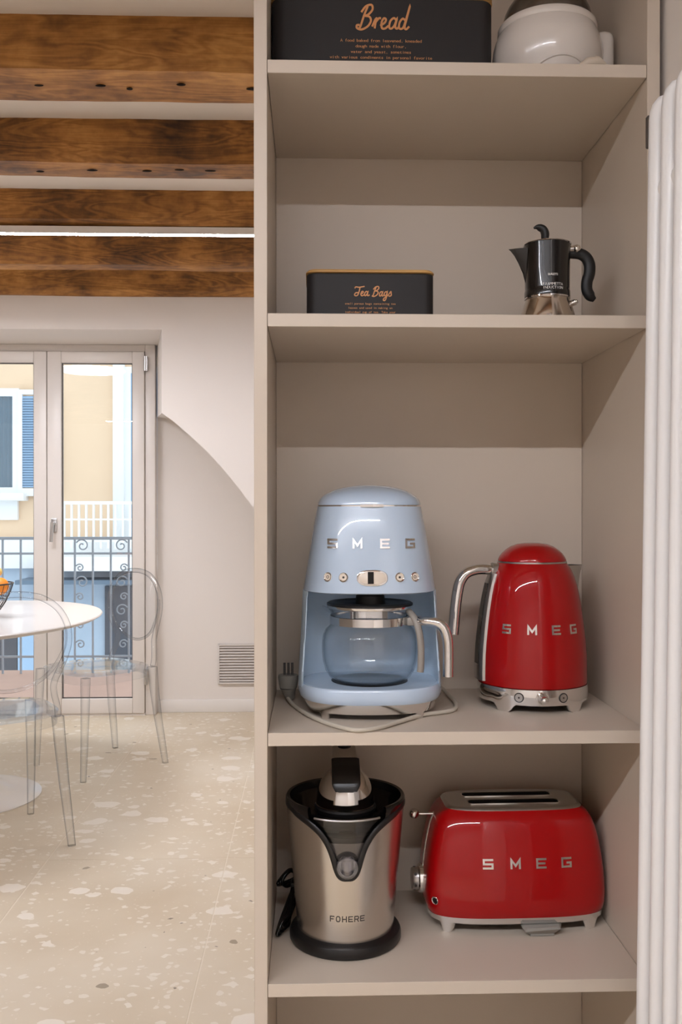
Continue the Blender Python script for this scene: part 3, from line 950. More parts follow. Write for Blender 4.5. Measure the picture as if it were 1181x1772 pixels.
# handle on the left, spout on the right
hd = [(.062, .2205), (.077, .2225), (.095, .2222), (.112, .2165), (.1225, .203), (.1270, .186), (.1300, .165), (.1325, .140), (.1345, .1165)]
pts = catmull([kang(R(-83), r, z) for r, z in hd], 6)
G().tube(pts, [.0105 if k > 6 else .0085 + .002 * k / 6 for k in range(len(pts))], 20, flat=.85, ref=kang(R(7), 1, 0)).obj('handle', 'chrome', kt)
G().tube([kang(R(-83), r, z) for r, z in ((.058, .2195), (.070, .2215))], .0125, 18).obj('handle_socket', 'satin', kt)
rings = []
for k in range(15):
    z = .042 + (.216 - .042) * k / 14
    r = interp(kprof, z)
    rings.append([kang(R(-83 + q) , r + dd, z) for q, dd in ((-15, -.002), (-13, .004), (-8, .0062), (8, .0062), (13, .004), (15, -.002))])
G().rings(rings).obj('gauge_strip', 'satin', kt)
rings = []
for k in range(13):
    z = .068 + (.200 - .068) * k / 12
    r = interp(kprof, z)
    rings.append([kang(R(-83 + q), r + dd, z) for q, dd in ((-7, .005), (-6, .0070), (6, .0070), (7, .005))])
G().rings(rings).obj('gauge_window', 'black_gloss', kt)
rings = []
for z, prot, half in ((.158, -.004, 3), (.175, .000, 11), (.195, .006, 18), (.215, .017, 22), (.2290, .028, 24)):
    r = interp(kprof, z)
    rings.append([kang(R(97 - half), r - .004, z), kang(R(97 - half * .45), r + prot * .62, z), kang(R(97), r + prot, z), kang(R(97 + half * .45), r + prot * .62, z), kang(R(97 + half), r - .004, z)])
G().rings(rings, True, False).obj('spout', 'satin', kt, angle=60)
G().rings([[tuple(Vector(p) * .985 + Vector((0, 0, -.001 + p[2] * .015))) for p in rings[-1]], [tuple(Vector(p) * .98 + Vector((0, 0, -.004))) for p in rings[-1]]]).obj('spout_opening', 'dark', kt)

# ================================================================== RED TOASTER
Z4 = SH[4] + .0003
to = thing('toaster', 'glossy red two slot retro toaster beside the steel juicer', 'toaster', (.3350, 1.5785, Z4), R(1.3))
TN = (2.9, 5.5)
tz = [(.0255, .1445, .0845), (.030, .1475, .0862), (.040, .1495, .0872), (.060, .1500, .0870), (.090, .1480, .0852), (.115, .1448, .0825), (.140, .1402, .0785), (.158, .1355, .0742), (.172, .1300, .0690), (.183, .1225, .0620), (.1895, .1140, .0550)]
tg = G().rings([sring(a, -b, b, z, TN, 96) for z, a, b in [(.0255, .138, .080)] + tz], True, False)
tg.obj('body', 'red', to, angle=50)
tb = BVHTree.FromPolygons([Vector(p) for p in tg.v], tg.f)


def on_toast(u, w, d):
    h, nr, i, ds = tb.ray_cast(Vector((u, -1, w)), Vector((0, 1, 0)))
    if nr.y > 0: nr = -nr
    return tuple(h + nr * d)


block_word('SMEG', [-.0545, -.0100, .0320, .0735], .1130, .0160, 1.06, .20, on_toast, .0014, .001, 'letter', to)
tfeet = [atan2(-.62, -.80), atan2(-.62, .80), atan2(.62, .80), atan2(.62, -.80)]


def tbot(t):
    d = min(abs((t - q + pi) % (2 * pi) - pi) for q in tfeet)
    return 0.0 if d < R(4) else min(.0155, (d - R(4)) / R(4.5) * .0155)


g = G().rings([sring(.133, -.076, .076, .020, TN, 288), sring(.134, -.078, .078, 0, TN, 288, zf=tbot), sring(.1412, -.0825, .0825, 0, TN, 288, zf=tbot), sring(.1445, -.0848, .0848, .0175, TN, 288), sring(.1457, -.0856, .0858, .0262, TN, 288), sring(.138, -.080, .080, .0265, TN, 288)], False, False)
g.obj('base', 'chrome', to)
G().rings([sring(.133, -.076, .076, .0175, TN, 60), sring(.133, -.076, .076, .019, TN, 60)]).obj('base_underside', 'black', to)
# steel top with two real slots
bm = bmesh.new()
outer = [bm.verts.new(p) for p in sring(.1080, -.0500, .0500, .1935, TN, 72)]
loops = [outer]
slots = [(-.0745, .0770, -.0300, -.0110), (-.0775, .0740, .0110, .0300)]
for x0, x1, y0, y1 in slots:
    rr = .006; l = []
    for cx, cy, a0 in ((x1 - rr, y1 - rr, 0), (x0 + rr, y1 - rr, 90), (x0 + rr, y0 + rr, 180), (x1 - rr, y0 + rr, 270)):
        for q in range(4):
            l.append(bm.verts.new((cx + rr * cos(R(a0 + 30 * q)), cy + rr * sin(R(a0 + 30 * q)), .1935)))
    loops.append(l)
ed = []
for l in loops:
    for a, b in zip(l, l[1:] + l[:1]): ed.append(bm.edges.new((a, b)))
bmesh.ops.triangle_fill(bm, use_beauty=True, use_dissolve=False, edges=ed)
bm.verts.index_update()
tp = G().add([q.co[:] for q in bm.verts], [[q.index for q in f.verts] for f in bm.faces])
slot_loops = [[q.co[:] for q in l] for l in loops[1:]]
bm.free()
tp.rings([sring(.1080, -.0500, .0500, .1935, TN, 72), sring(.1130, -.0540, .0540, .1922, TN, 72), sring(.1150, -.0558, .0558, .1896, TN, 72), sring(.114, -.055, .055, .1885, TN, 72)], False, False)
tp.obj('top_plate', 'satin', to)
for l in slot_loops:
    sl = G()
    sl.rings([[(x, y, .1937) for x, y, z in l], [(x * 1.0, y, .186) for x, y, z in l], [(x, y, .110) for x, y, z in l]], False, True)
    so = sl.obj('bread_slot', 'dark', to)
    rm = G()
    cxl = sum(p[0] for p in l) / len(l); cyl = sum(p[1] for p in l) / len(l)
    sc = lambda p, e: (p[0] + math.copysign(e, p[0] - cxl), p[1] + math.copysign(e, p[1] - cyl))
    rm.rings([[(*sc(p, -.0005), .1900) for p in l], [(*sc(p, -.0005), .1946) for p in l], [(*sc(p, .0016), .1946) for p in l], [(*sc(p, .0016), .1930) for p in l]], False, False)
    rm.obj('slot_rim', 'chrome', so)
    for k in range(8):
        x = l[0][0] - .006 - k * .019
        G().tube([(x, cyl - .008, .176), (x, cyl - .008, .120)], .0007, 6).obj('guide_wire', 'satin', so)
# lever, slit, dial on the left end
def tleft(z): return -interp([(a, b) for a, b, c in tz], z)
G().rings([[(tleft(z) + .003, -.003, z), (tleft(z) - .0006, -.003, z), (tleft(z) - .0006, .003, z), (tleft(z) + .003, .003, z)] for z in (.080, .10, .12, .14, .155, .165, .172)]).obj('lever_slit', 'chrome', to)
lv = G().tube([(tleft(.168) + .006, 0, .1690), (-.150, 0, .1695), (-.158, 0, .1700)], .0024, 10).obj('lever', 'chrome', to)
G().ball((-.1635, 0, .1702), .0088).obj('lever_knob', 'chrome', lv)
dl = G().tube([(-.140, 0, .061), (-.1555, 0, .061), (-.1575, 0, .061)], [.0235, .0235, .0215], 36).obj('dial', 'chrome', to)
G().tube([(-.152, 0, .061), (-.1660, 0, .061), (-.1675, 0, .061)], [.0190, .0178, .0165], 36).obj('dial_knob', 'satin', dl)
for k in range(6):
    a = R(60 * k + 20)
    G().disc((-.1625, .0182 * cos(a), .061 + .0182 * sin(a)), (0, cos(a), sin(a)), .0024, .0007, 10).obj('dial_mark', 'print_dark', dl)
h, nr, i_, d_ = tb.ray_cast(Vector((-1, -.066, .050)), Vector((1, 0, 0)))
if nr.x > 0: nr = -nr
kb = G().ringdisc(h, nr, .0045, .0065, .0016, 20).obj('reheat_button', 'chrome', to)
G().disc(h, nr, .0048, .0010, 16).obj('button_face', 'black', kb)
# power plug stowed under the front edge
g = G()
g.rings([[(x, y, z) for x, y in ((.012, -.093), (.050, -.093), (.060, -.070), (.060, -.040), (.008, -.040), (.008, -.070))] for z in (.0005, .004)], True, False)
g.rings([[(.012, -.093, .004), (.050, -.093, .004), (.060, -.070, .004), (.060, -.040, .004), (.008, -.040, .004), (.008, -.070, .004)],
         [(.002, -.100, .0105), (.060, -.097, .0125), (.068, -.072, .0125), (.068, -.04, .0125), (0, -.04, .0125), (-.001, -.072, .0125)],
         [(.004, -.098, .0150), (.058, -.095, .0150), (.064, -.072, .0150), (.064, -.04, .0150), (.004, -.04, .0150), (.003, -.072, .0150)]], False, True)
g.obj('power_plug', 'plug', to)

# ================================================================== STEEL JUICER
ju = thing('citrus_juicer', 'brushed steel electric citrus juicer with press arm beside the red toaster', 'juicer', (.0530, 1.500, Z4))
G().lathe([(.078, 0), (.0875, .0006), (.0890, .003), (.0890, .012), (.0870, .0165), (.0800, .0185), (.0770, .0215), (.070, .0225)], 72, cap0=True, cap1=True).obj('base', 'black', ju)
RIM = .2200


def jr(z): return .0768 + (.0945 - .0768) * max(0, min(1, (z - .02) / (RIM - .02)))


vz = [(0, .1240), (5, .1245), (9, .1300), (12, .1420), (14, .1540), (17, .1680), (21, .1800), (27, .1920), (35, .2010), (45, .2080), (58, .2140), (75, .2180), (180, .2200)]
vzs = [(p.x, p.y) for p in catmull([(a, z, 0) for a, z in vz], 4)]


def vtop(a):
    return interp(vzs, abs(a))


N = 240
an = [(-180 + 360 * k / N) for k in range(N)]


def jp(a, r, z): return (r * sin(R(a)), -r * cos(R(a)), z)


rows = []
for q in range(9):
    rows.append([jp(a, jr(.0215 + (vtop(a) - .0215) * q / 8), .0215 + (vtop(a) - .0215) * q / 8) for a in an])
rows += [[jp(a, jr(vtop(a)) - .0016, vtop(a)) for a in an], [jp(a, jr(.022) - .0016, .022) for a in an]]
G().rings(rows, False, False).obj('steel_body', 'steel', ju)
# black border that follows the rim and dips round the spout
pts = [jp(a, jr(vtop(a)) - .0010, vtop(a)) for a in an]
bd = G()
rr = []
for k, a in enumerate(an):
    p = Vector(pts[k]); t = (Vector(pts[(k + 1) % N]) - Vector(pts[k - 1])).normalized()
    o = Vector(jp(a, 1, 0)); w = t.cross(o).normalized()
    hgt = interp([(0, .0042), (25, .0046), (60, .0055), (180, .0065)], abs(a))
    rr.append([tuple(p + o * (.0026 * spow(cos(2 * pi * j / 10), .8)) + w * (hgt * spow(sin(2 * pi * j / 10), .8))) for j in range(10)])
rr.append(rr[0])
bd.rings(rr, False, False)
bd.obj('rim', 'black', ju)
# raised back of the rim and black bowl
an2 = [a for a in an if abs(a) >= 38]
an2 = [a for a in an2 if a > 0] + [a for a in an2 if a < 0]
rows = [[jp(a, r_, RIM + z_) for a in an2] for r_, z_ in ((.0925, -.010), (.0952, .001), (.0952, .006), (.0935, .0085), (.0890, .0075), (.0865, -.006))]
G().rings(rows, False, False, closed=False).obj('rim_collar', 'black_gloss', ju)
G().lathe([(.0870, .2160), (.0840, .2080), (.0760, .1900), (.0600, .1760), (.0450, .1720), (.0300, .1740), (.0001, .1760)], 64).obj('juice_bowl', 'black_gloss', ju)
G().lathe([(.0450, .176), (.0460, .190), (.0440, .204), (.0400, .210), (.0300, .220)], 48, cap1=True).obj('strainer', 'black', ju)
# inner housing behind the window, dark well, window, spout
G().lathe([(.070, .100), (.0775, .150), (.0830, .176)], 64, cap0=True).obj('inner_housing', 'housing', ju)
rows = []
for q in range(7):
    row = []
    for k in range(37):
        a = -36 + 72 * k / 36
        zb = max(.1490, vtop(a)); zt = .2120
        z = zb + (zt - zb) * q / 6
        row.append(jp(a, jr(z) - .0050, z))
    rows.append(row)
rows2 = [[tuple(Vector((p[0] * .985, p[1] * .985, p[2]))) for p in r] for r in rows]
g = G().rings(rows, False, False, closed=False).rings(rows2, False, False, closed=False)
g.obj('spout_window', 'smoke_light', ju)
G().tube([jp(-34 + 68 * k / 30, jr(.2125) - .0045, .2125) for k in range(31)], .0018, 8).obj('window_rim', 'satin', ju)
sp = G().tube([(0, -.076, .146), (0, -.086, .1440), (0, -.0915, .1425)], [.0170, .0178, .0165], 32)
sp.ringdisc((0, -.0915, .1425), (0, -1, .15), .0110, .0160, .0016, 32)
so = sp.obj('spout', 'clearp', ju)
G().tube([(0, -.070, .150), (0, -.076, .1475)], .0168, 28).obj('spout_well', 'black', ju)
G().disc((0, -.0800, .1460), (0, -1, .15), .0125, .001, 24).obj('spout_brightener', 'grey_plastic', so)  # pale disc added inside the clear spout to make it look brighter
G().lathe([(.0060, .130), (.0085, .132), (.0095, .150), (.0070, .160)], 24, 0, -.0855, True, True).obj('spout_valve', 'clearp', so)
# word near the foot
def jplace(u, w, d): return jp(math.degrees(u / jr(w)), jr(w) + d, w)
block_word('FOHERE', [-.0230, -.0138, -.0042, .0052, .0145, .0236], .0605, .0094, .78, .15, jplace, .0003, .0003, 'print_dark', ju)
# press dome with its arm folded up behind
dm = []
for k in range(14):
    t = k / 13 * pi / 2
    dm.append((.0465 * cos(t) ** .85 if k < 13 else .0005, .2130 + .0600 * sin(t)))
G().lathe([(.0400, .2100), (.0468, .2110), (.0468, .2128)] + dm, 56, 0, .002, True).obj('press_dome', 'chrome', ju, angle=50)
G().lathe([(.036, .200), (.0485, .2030), (.0495, .2085), (.0470, .2115)], 56, 0, .002, True).obj('press_collar', 'black', ju)


def arm_strip(path, halfw, th, name, mat, parent):
    P = catmull(path, 6); rings = []
    n = len(P)
    for i, p in enumerate(P):
        t = (P[min(i + 1, n - 1)] - P[max(i - 1, 0)]).normalized()
        nr = Vector((1, 0, 0)).cross(t).normalized()
        hwid = halfw if not callable(halfw) else halfw(i / (n - 1))
        rings.append([tuple(p + Vector((hwid * spow(cos(2 * pi * k / 20), .45), 0, 0)) + nr * (th * spow(sin(2 * pi * k / 20), .6))) for k in range(20)])
    return G().rings(rings).obj(name, mat, parent)


ar = arm_strip([(0, -.022, .2690), (0, 0, .2760), (0, .030, .2845), (0, .060, .2895), (0, .084, .2850), (0, .097, .2680), (0, .0995, .2450), (0, .0985, .222)], lambda u: .0205 - .0020 * u, .0060, 'press_arm', 'chrome', ju)
arm_strip([(0, -.0470, .2440), (0, -.0445, .2520), (0, -.0370, .2640), (0, -.0240, .2740), (0, -.0080, .2805), (0, -.002, .2825)], lambda u: .0170 + .0055 * min(1, u * 4), .0038, 'grip_pad', 'black', ar)
G().ball((0, .042, .2938), .011, 20, 10, 1, .6, .22).obj('release_button', 'black', ar)
G().box(-.022, .022, .090, .108, .205, .236, .005).obj('arm_hinge', 'black', ju)
# its bundled black flex
def jpt(x, y, z): return (x - .053, y - 1.500, z)
rr_ = random.Random(3)
for k in range(4):
    o = k * .0035
    loop = [jpt(-.030, 1.560 + o, .055 + o), jpt(-.046 + o, 1.520, .030), jpt(-.0560 + o * .6, 1.492 + o, .0085 + o), jpt(-.050 + o, 1.500 + o, .0070 + o * .5), jpt(-.035, 1.535 + o, .022), jpt(-.022, 1.570 + o, .050)]
    G().tube(catmull(loop, 7, True), .0030, 10, closed=True).obj('cord_loop', 'black_gloss', ju)
for k in range(3):
    o = k * .006
    loop = [jpt(-.024, 1.580, .062 + o * .3), jpt(-.036 - o * .2, 1.570 + o, .078 - o * .3), jpt(-.050 - o * .6, 1.560, .066 - o * .5), jpt(-.042, 1.565 + o, .054 + o * .2)]
    G().tube(catmull(loop, 7, True), .0032, 10, closed=True).obj('cord_loop', 'black_gloss', ju)
G().box(*[q for q in (-.036 - .053, -.022 - .053, .052, .076, .046, .064)], .003).obj('cord_tie', 'black', ju)

# ================================================================== TINS
def tin(name, label, x0, x1, y0, y1, z0, z1, lid_h, rad):
    t = thing(name, label, 'tin', ((x0 + x1) / 2, (y0 + y1) / 2, z0))
    a, b, h = (x1 - x0) / 2, (y1 - y0) / 2, z1 - z0

    def rr(a, b, r, z):
        out = []
        for cx, cy, q0 in ((a - r, b - r, 0), (-a + r, b - r, 90), (-a + r, -b + r, 180), (a - r, -b + r, 270)):
            for q in range(9): out.append((cx + r * cos(R(q0 + 11.25 * q)), cy + r * sin(R(q0 + 11.25 * q)), z))
        return out
    G().rings([rr(a - .003, b - .003, rad - .003, 0), rr(a, b, rad, .003), rr(a, b, rad, h - .0015), rr(a - .0015, b - .0015, rad - .0015, h)]).obj('box', 'matte_black', t)
    G().rings([rr(a - .001, b - .001, rad - .001, h + .0004), rr(a + .0012, b + .0012, rad + .0012, h + .0016), rr(a + .0012, b + .0012, rad + .0012, h + lid_h - .003), rr(a - .002, b - .002, rad - .002, h + lid_h)]).obj('lid', 'bamboo', t)
    return t, (lambda u, w, d: (u, -b - d, w))


Z2, Z1 = SH[2] + .0003, SH[1] + .0003
tt, pl_ = tin('tea_tin', 'low black tea tin with gold lettering and bamboo lid on the second shelf', -.0083, .1922, 1.466, 1.580, Z2, Z2 + .0880, .0062, .016)
script_word('Tea Bags', -.0265, .0520, .0145, .0600, .0017, pl_, 'gold', tt)
typed_lines(['small porous bags containing tea', 'leaves and used in making an', 'individual cup of tea. Take your', 'time and relax.'], -.0005, .0385, .00250, .0066, .0046, pl_, 'gold', tt)
bt_, pl_ = tin('bread_bin', 'long black bread bin with gold lettering on the top shelf', -.0625, .2835, 1.452, 1.640, Z1, Z1 + .1470, .012, .022)
script_word('Bread', -.0418, .0990, .0355, .0790, .0031, pl_, 'gold', bt_)
bread_lines = ['A food baked from leavened, kneaded', 'dough made with flour,', 'water and yeast, sometimes', 'with various condiments in personal favorite', 'taste and flavours.']
typed_lines(bread_lines, -.0030, .0785, .00362, .0087, .0066, pl_, 'gold', bt_)

# ================================================================== MOKA POT
mo = thing('moka_pot', 'small black and steel stovetop moka pot on the second shelf', 'moka pot', (.3670, 1.450, Z2))
G().lathe([(.0400, 0), (.0430, .001), (.0440, .004), (.0435, .012), (.0415, .020), (.0385, .030), (.0352, .039), (.0335, .0435), (.0335, .0470)], 56, cap0=True, cap1=True).obj('boiler', 'boiler', mo)
G().lathe([(.0330, .0440), (.0352, .0445), (.0352, .0465), (.0340, .0475)], 56).obj('boiler_ring', 'chrome', mo)
uz = [(.0470, .0340), (.0475, .0352), (.0560, .0352), (.0570, .0345), (.0600, .0343), (.0900, .0347), (.1200, .0353), (.1280, .0356)]
G().lathe([(.0300, .0470)] + [(r, z) for z, r in uz] + [(.0330, .1290)], 56).obj('upper_chamber', 'black_enamel', mo)
G().rings([[(-.0335, -.004, .072), (-.0335, .004, .072), (-.030, 0, .072), (-.0338, 0, .0715)],
           [(-.036, -.010, .095), (-.036, .010, .095), (-.026, 0, .095), (-.043, 0, .0945)],
           [(-.0345, -.0125, .115), (-.0345, .0125, .115), (-.022, 0, .115), (-.0525, 0, .1145)],
           [(-.0335, -.0135, .1265), (-.0335, .0135, .1265), (-.020, 0, .1265), (-.0610, 0, .1215)]])
rings = []
for z, tip, half in ((.070, -.0345, 3), (.085, -.0385, 12), (.100, -.0450, 18), (.112, -.0515, 22), (.1190, -.0570, 24), (.1225, -.0610, 24)):
    rings.append([(-.0345 * cos(R(half)) + .004, -.0345 * sin(R(half)), z), (tip * .55 - .0155, -.0345 * sin(R(half)) * .45, z), (tip, 0, z), (tip * .55 - .0155, .0345 * sin(R(half)) * .45, z), (-.0345 * cos(R(half)) + .004, .0345 * sin(R(half)), z)])
G().rings(rings).obj('spout', 'black_enamel', mo, angle=60)
G().lathe([(.0360, .1282), (.0372, .1288), (.0366, .1300), (.0250, .1330), (.0100, .1348), (.0001, .1352)], 56).obj('lid', 'chrome', mo)
kp = catmull([(-.003, 0, .134), (-.0035, 0, .141), (-.0035, 0, .148), (-.0070, 0, .1545), (-.0150, 0, .1575), (-.0210, 0, .1560)], 5)
nk = len(kp)
G().tube(kp, [.0062 + .0018 * sin(pi * min(1, k / nk * 1.25)) - max(0, (k / nk - .7)) * .017 for k in range(nk)], 14, flat=.8).obj('lid_knob', 'black_soft', mo)
hp = catmull([(.030, 0, .1165), (.040, 0, .1170), (.052, 0, .1160), (.0615, 0, .1100), (.0665, 0, .0985), (.0660, 0, .0850), (.0625, 0, .0730), (.0625, 0, .0600), (.0680, 0, .0500), (.0745, 0, .0445)], 5)
nk = len(hp)
G().tube(hp, [.0080 + .0012 * sin(pi * k / nk) - max(0, k / nk - .86) * .035 for k in range(nk)], 16, flat=.8).obj('handle', 'black_soft', mo)
G().tube([(.0335, -.006, .122), (.046, -.006, .1235)], [.0042, .0055], 14).ball((.0445, -.0075, .1225), .0062, 16, 10).obj('hinge', 'chrome', mo)
G().disc((.0355, -.012, .0365), (.80, -.5, .25), .0048, .006, 16).disc((.0380, -.0135, .0373), (.80, -.5, .25), .0030, .006, 12).obj('safety_valve', 'chrome', mo)


def mplace(u, w, d):
    a = u / .0350 - .05
    return ((.0354 + d) * sin(a), -(.0354 + d) * cos(a), w)


typed_lines(['BIALETTI'], .0020, .0740, .00185, .003, .0046, mplace, 'print_white', mo)
typed_lines(['FIAMMETTA', 'INDUCTION'], .0020, .0592, .00350, .0054, .0058, mplace, 'print_white', mo)

# ================================================================== WHITE DOMED COOKER
ck = thing('egg_cooker', 'white rounded cooker with smoky clear dome lid on the top shelf', 'cooker', (.3760, 1.487, Z1))
bp = [(.0640, 0), (.0680, .003), (.0770, .022), (.0838, .045), (.0868, .064), (.0868, .074), (.0852, .086), (.0822, .097), (.0775, .1075), (.0765, .1095)]
G().lathe(bp + [(.068, .1095)], 64, cap0=True).obj('bowl', 'white_gloss', ck)
G().lathe([(.0740, .1085), (.0772, .1092), (.0785, .1120), (.0780, .1185), (.0755, .1215), (.0710, .1220)], 64).obj('rim_band', 'white_gloss', ck)
dp = [(.0705 * cos(t * pi / 2 / 10) + .0002, .1215 + .064 * sin(t * pi / 2 / 10)) for t in range(11)]
G().lathe(dp + [(r - .0018 if r > .003 else r, z - .0018) for r, z in dp[::-1]], 56).obj('dome_lid', 'smoke_light', ck, angle=60)
G().box(.072, .104, -.024, .020, .045, .112, .014, 4).obj('side_handle', 'white_gloss', ck)
G().tube([((interp([(.0, .064), (.022, .0770), (.045, .0838), (.064, .0868)], .041 - .017 * (q / 9) ** 2) + .0004) * sin(R(4 + 3.7 * q)), -(interp([(.0, .064), (.022, .0770), (.045, .0838), (.064, .0868)], .041 - .017 * (q / 9) ** 2) + .0004) * cos(R(4 + 3.7 * q)), .041 - .017 * (q / 9) ** 2) for q in range(-9, 10)], .0016, 8).obj('panel_ridge', 'white_gloss', ck)
g = G().tube([(.028, -.090, .0180), (.038, -.093, .0225), (.052, -.091, .0240), (.064, -.085, .0215)], [.005, .0085, .0100, .007], 14)
g.tube([(.050, -.091, .0240), (.052, -.091, .0335)], [.0055, .0035], 12)
g.tube([(.034, -.066, .0200), (.044, -.088, .0210)], .006, 10)
g.obj('dial', 'cream_plastic', ck)

# ================================================================== RADIATOR
ra = thing('radiator', 'tall white tubular column radiator on the right wall beside the cabinet', 'radiator', (.4215, 1.0, .10))
TILT = math.atan(.0170 / 1.201)
for k in range(7):
    y = 1.2200 - .0450 * k - 1.0
    hgt = 1.628; rr = .0125
    path = [(.0125, y, 0), (.0125, y, hgt * .25), (.0125, y, hgt * .5), (.0125, y, hgt * .75), (.0125, y, hgt - .035)]
    for q in range(1, 8):
        a = pi - pi * q / 8 / 1.0
        path.append((.0125 + .0115 + .0115 * cos(a), y, hgt - .035 + .0225 * sin(a)))
    path += [(.0355, y, hgt - .035), (.0355, y, hgt * .5), (.0355, y, 0)]
    path = [(x + z * math.tan(TILT), yy, z) for x, yy, z in path]
    G().tube(path, rr, 18, ref=(0, 1, 0)).obj('column', 'rad', ra)
for z in (.03, 1.50):
    G().tube([(.024 + z * math.tan(TILT), .235 - .30, z), (.024 + z * math.tan(TILT), .228, z)], .016, 16).obj('header', 'rad', ra)
    G().tube([(.024 + z * math.tan(TILT), .10, z), (.0905, .10, z)], .008, 10).obj('wall_bracket', 'rad', ra)
G().box(.0232, .0300, .2270, .2360, 1.561, 1.603, .001, 1).obj('rating_tag', 'tag_dark', ra)

# ================================================================== TABLE, BOWL, CHAIRS
TX, TY = -1.44, 3.90
tbl = thing('dining_table', 'white oval pedestal dining table with flared round foot', 'table', (TX, TY, 0))
el = lambda a, b, z, N=96: [(a * cos(2 * pi * k / N), b * sin(2 * pi * k / N), z) for k in range(N)]
G().rings([el(.49, .66, .715), el(.53, .70, .722), el(.546, .722, .731), el(.550, .726, .736), el(.546, .722, .740)]).obj('tabletop', 'table', tbl)
G().lathe([(.310, .0), (.311, .004), (.300, .009), (.255, .017), (.200, .028), (.140, .052), (.095, .095), (.068, .150), (.052, .230), (.045, .330), (.048, .440), (.062, .540), (.090, .620), (.130, .680), (.180, .716)], 64, cap0=True, cap1=True).obj('pedestal', 'table', tbl, angle=50)

bw = thing('fruit_bowl', 'dark wire fruit bowl on the white oval table', 'bowl', (-1.368, 3.90, .740))
bprof = [(.045, .003), (.060, .012), (.080, .032), (.100, .062), (.118, .100), (.130, .138)]
for k in range(28):
    a = 2 * pi * k / 28
    G().tube([(r * cos(a), r * sin(a), z) for r, z in bprof], .0014, 6).obj('wire', 'black', bw)
for r, z, rad in ((.130, .138, .0032), (.110, .081, .0016), (.084, .037, .0016), (.045, .003, .003)):
    G().tube([(r * cos(2 * pi * k / 48), r * sin(2 * pi * k / 48), z) for k in range(48)], rad, 8, closed=True).obj('rim_wire' if rad > .003 and z > .1 else 'ring_wire', 'black', bw)
fr = [('orange', 'bright orange resting high at the right side of the wire bowl', 'orange', (.082, -.010, .128), .038),
      ('orange', 'orange lowest in the wire bowl, under the other fruit', 'orange', (.000, -.030, .045), .036),
      ('orange', 'orange at the far side of the wire bowl', 'orange', (.020, .060, .098), .036),
      ('lemon', 'pale yellow lemon topping the fruit in the wire bowl', 'lemon', (.055, .020, .185), .028),
      ('orange', 'orange at the side of the wire bowl away from the shelves', 'orange', (-.058, .010, .094), .037)]
for nm, lb, mt, c, r in fr:
    g = G().ball((0, 0, 0), r, 24, 14, 1, 1, .95 if nm == 'orange' else .85)
    o = g.obj(nm, mt, at=(-1.368 + c[0], 3.90 + c[1], .740 + c[2]))
    tag(o, lb, nm if nm == 'lemon' else 'orange', 'fruit in the wire bowl' if nm == 'orange' else None)
    G().disc((0, 0, r * .93), (0, 0, 1), .003, .002, 8).obj('stem_end', 'wood_dark', o)


def chair_shape():
    """seat faces +y; origin under the middle of the seat"""
    parts = []
    def seat_outline(e, z):
        out = []
        for k in range(56):
            t = 2 * pi * k / 56
            y = .205 * spow(sin(t), .62)
            w = .205 + (y + .2) * .055
            out.append(((w + e) * spow(cos(t), .62), y * (1 + e / .2), z))
        return out
    g = G().rings([seat_outline(-.010, .4485), seat_outline(0, .4500), seat_outline(.001, .4580), seat_outline(-.004, .4615), seat_outline(-.05, .4590), seat_outline(-.15, .4570)])
    g.rings([seat_outline(-.002, .4490), seat_outline(-.004, .4120), seat_outline(-.0085, .4120), seat_outline(-.0085, .4490)], False, False)
    parts.append(('seat', g))
    for sx in (-1, 1):
        g = G()
        rings = []
        for z, x, y, w in ((0, .205, -.235, .0125), (.10, .197, -.222, .0145), (.22, .188, -.205, .0165), (.34, .180, -.192, .0185), (.452, .172, -.186, .0200)):
            rings.append([(sx * x + w * spow(cos(2 * pi * k / 16), .5), y + w * .95 * spow(sin(2 * pi * k / 16), .5), z) for k in range(16)])
        g.rings(rings); parts.append(('leg', g))
        g = G()
        rings = []
        for z, x, y, w in ((0, .196, .196, .0115), (.15, .196, .190, .0140), (.30, .194, .185, .0165), (.4480, .190, .180, .0190)):
            rings.append([(sx * x + w * spow(cos(2 * pi * k / 16), .5), y + w * .95 * spow(sin(2 * pi * k / 16), .5), z) for k in range(16)])
        g.rings(rings); parts.append(('leg', g))
    def yb(z): return -.186 - .030 * ((z - .45) / .44) ** 1.0 - .018 * sin(pi * min(1, (z - .45) / .2))
    half = [(.172, .455), (.166, .49), (.152, .535), (.150, .575), (.172, .62), (.196, .67), (.206, .72), (.198, .78), (.165, .835), (.115, .872), (.060, .888), (0, .892)]
    path = [(x, yb(z), z) for x, z in half] + [(-x, yb(z), z) for x, z in half[-2::-1]]
    pp = catmull(path, 4)
    parts.append(('back_frame', G().tube(pp, .0125, 12, flat=.9, ref=(0, 1, .05))))
    # medallion panel
    oval = []
    for k in range(48):
        t = 2 * pi * k / 48
        oval.append((  .194 * cos(t) * (1 - .06 * sin(t) * -1), .722 + .160 * sin(t)))
    parts.append(('back_panel', G().rings([[(x * e, yb(z) + d, z) for x, z in oval] for e, d in ((.98, -.0035), (1, -.002), (1, .002), (.98, .0035))])))
    lo = [p for p in catmull([(x, yb(z), z) for x, z in oval], 1, True)]
    seg = [Vector((x, yb(z), z)) for x, z in oval[22:48] + oval[0:3]]
    parts.append(('back_rail', G().tube(seg, .0065, 10)))
    return parts


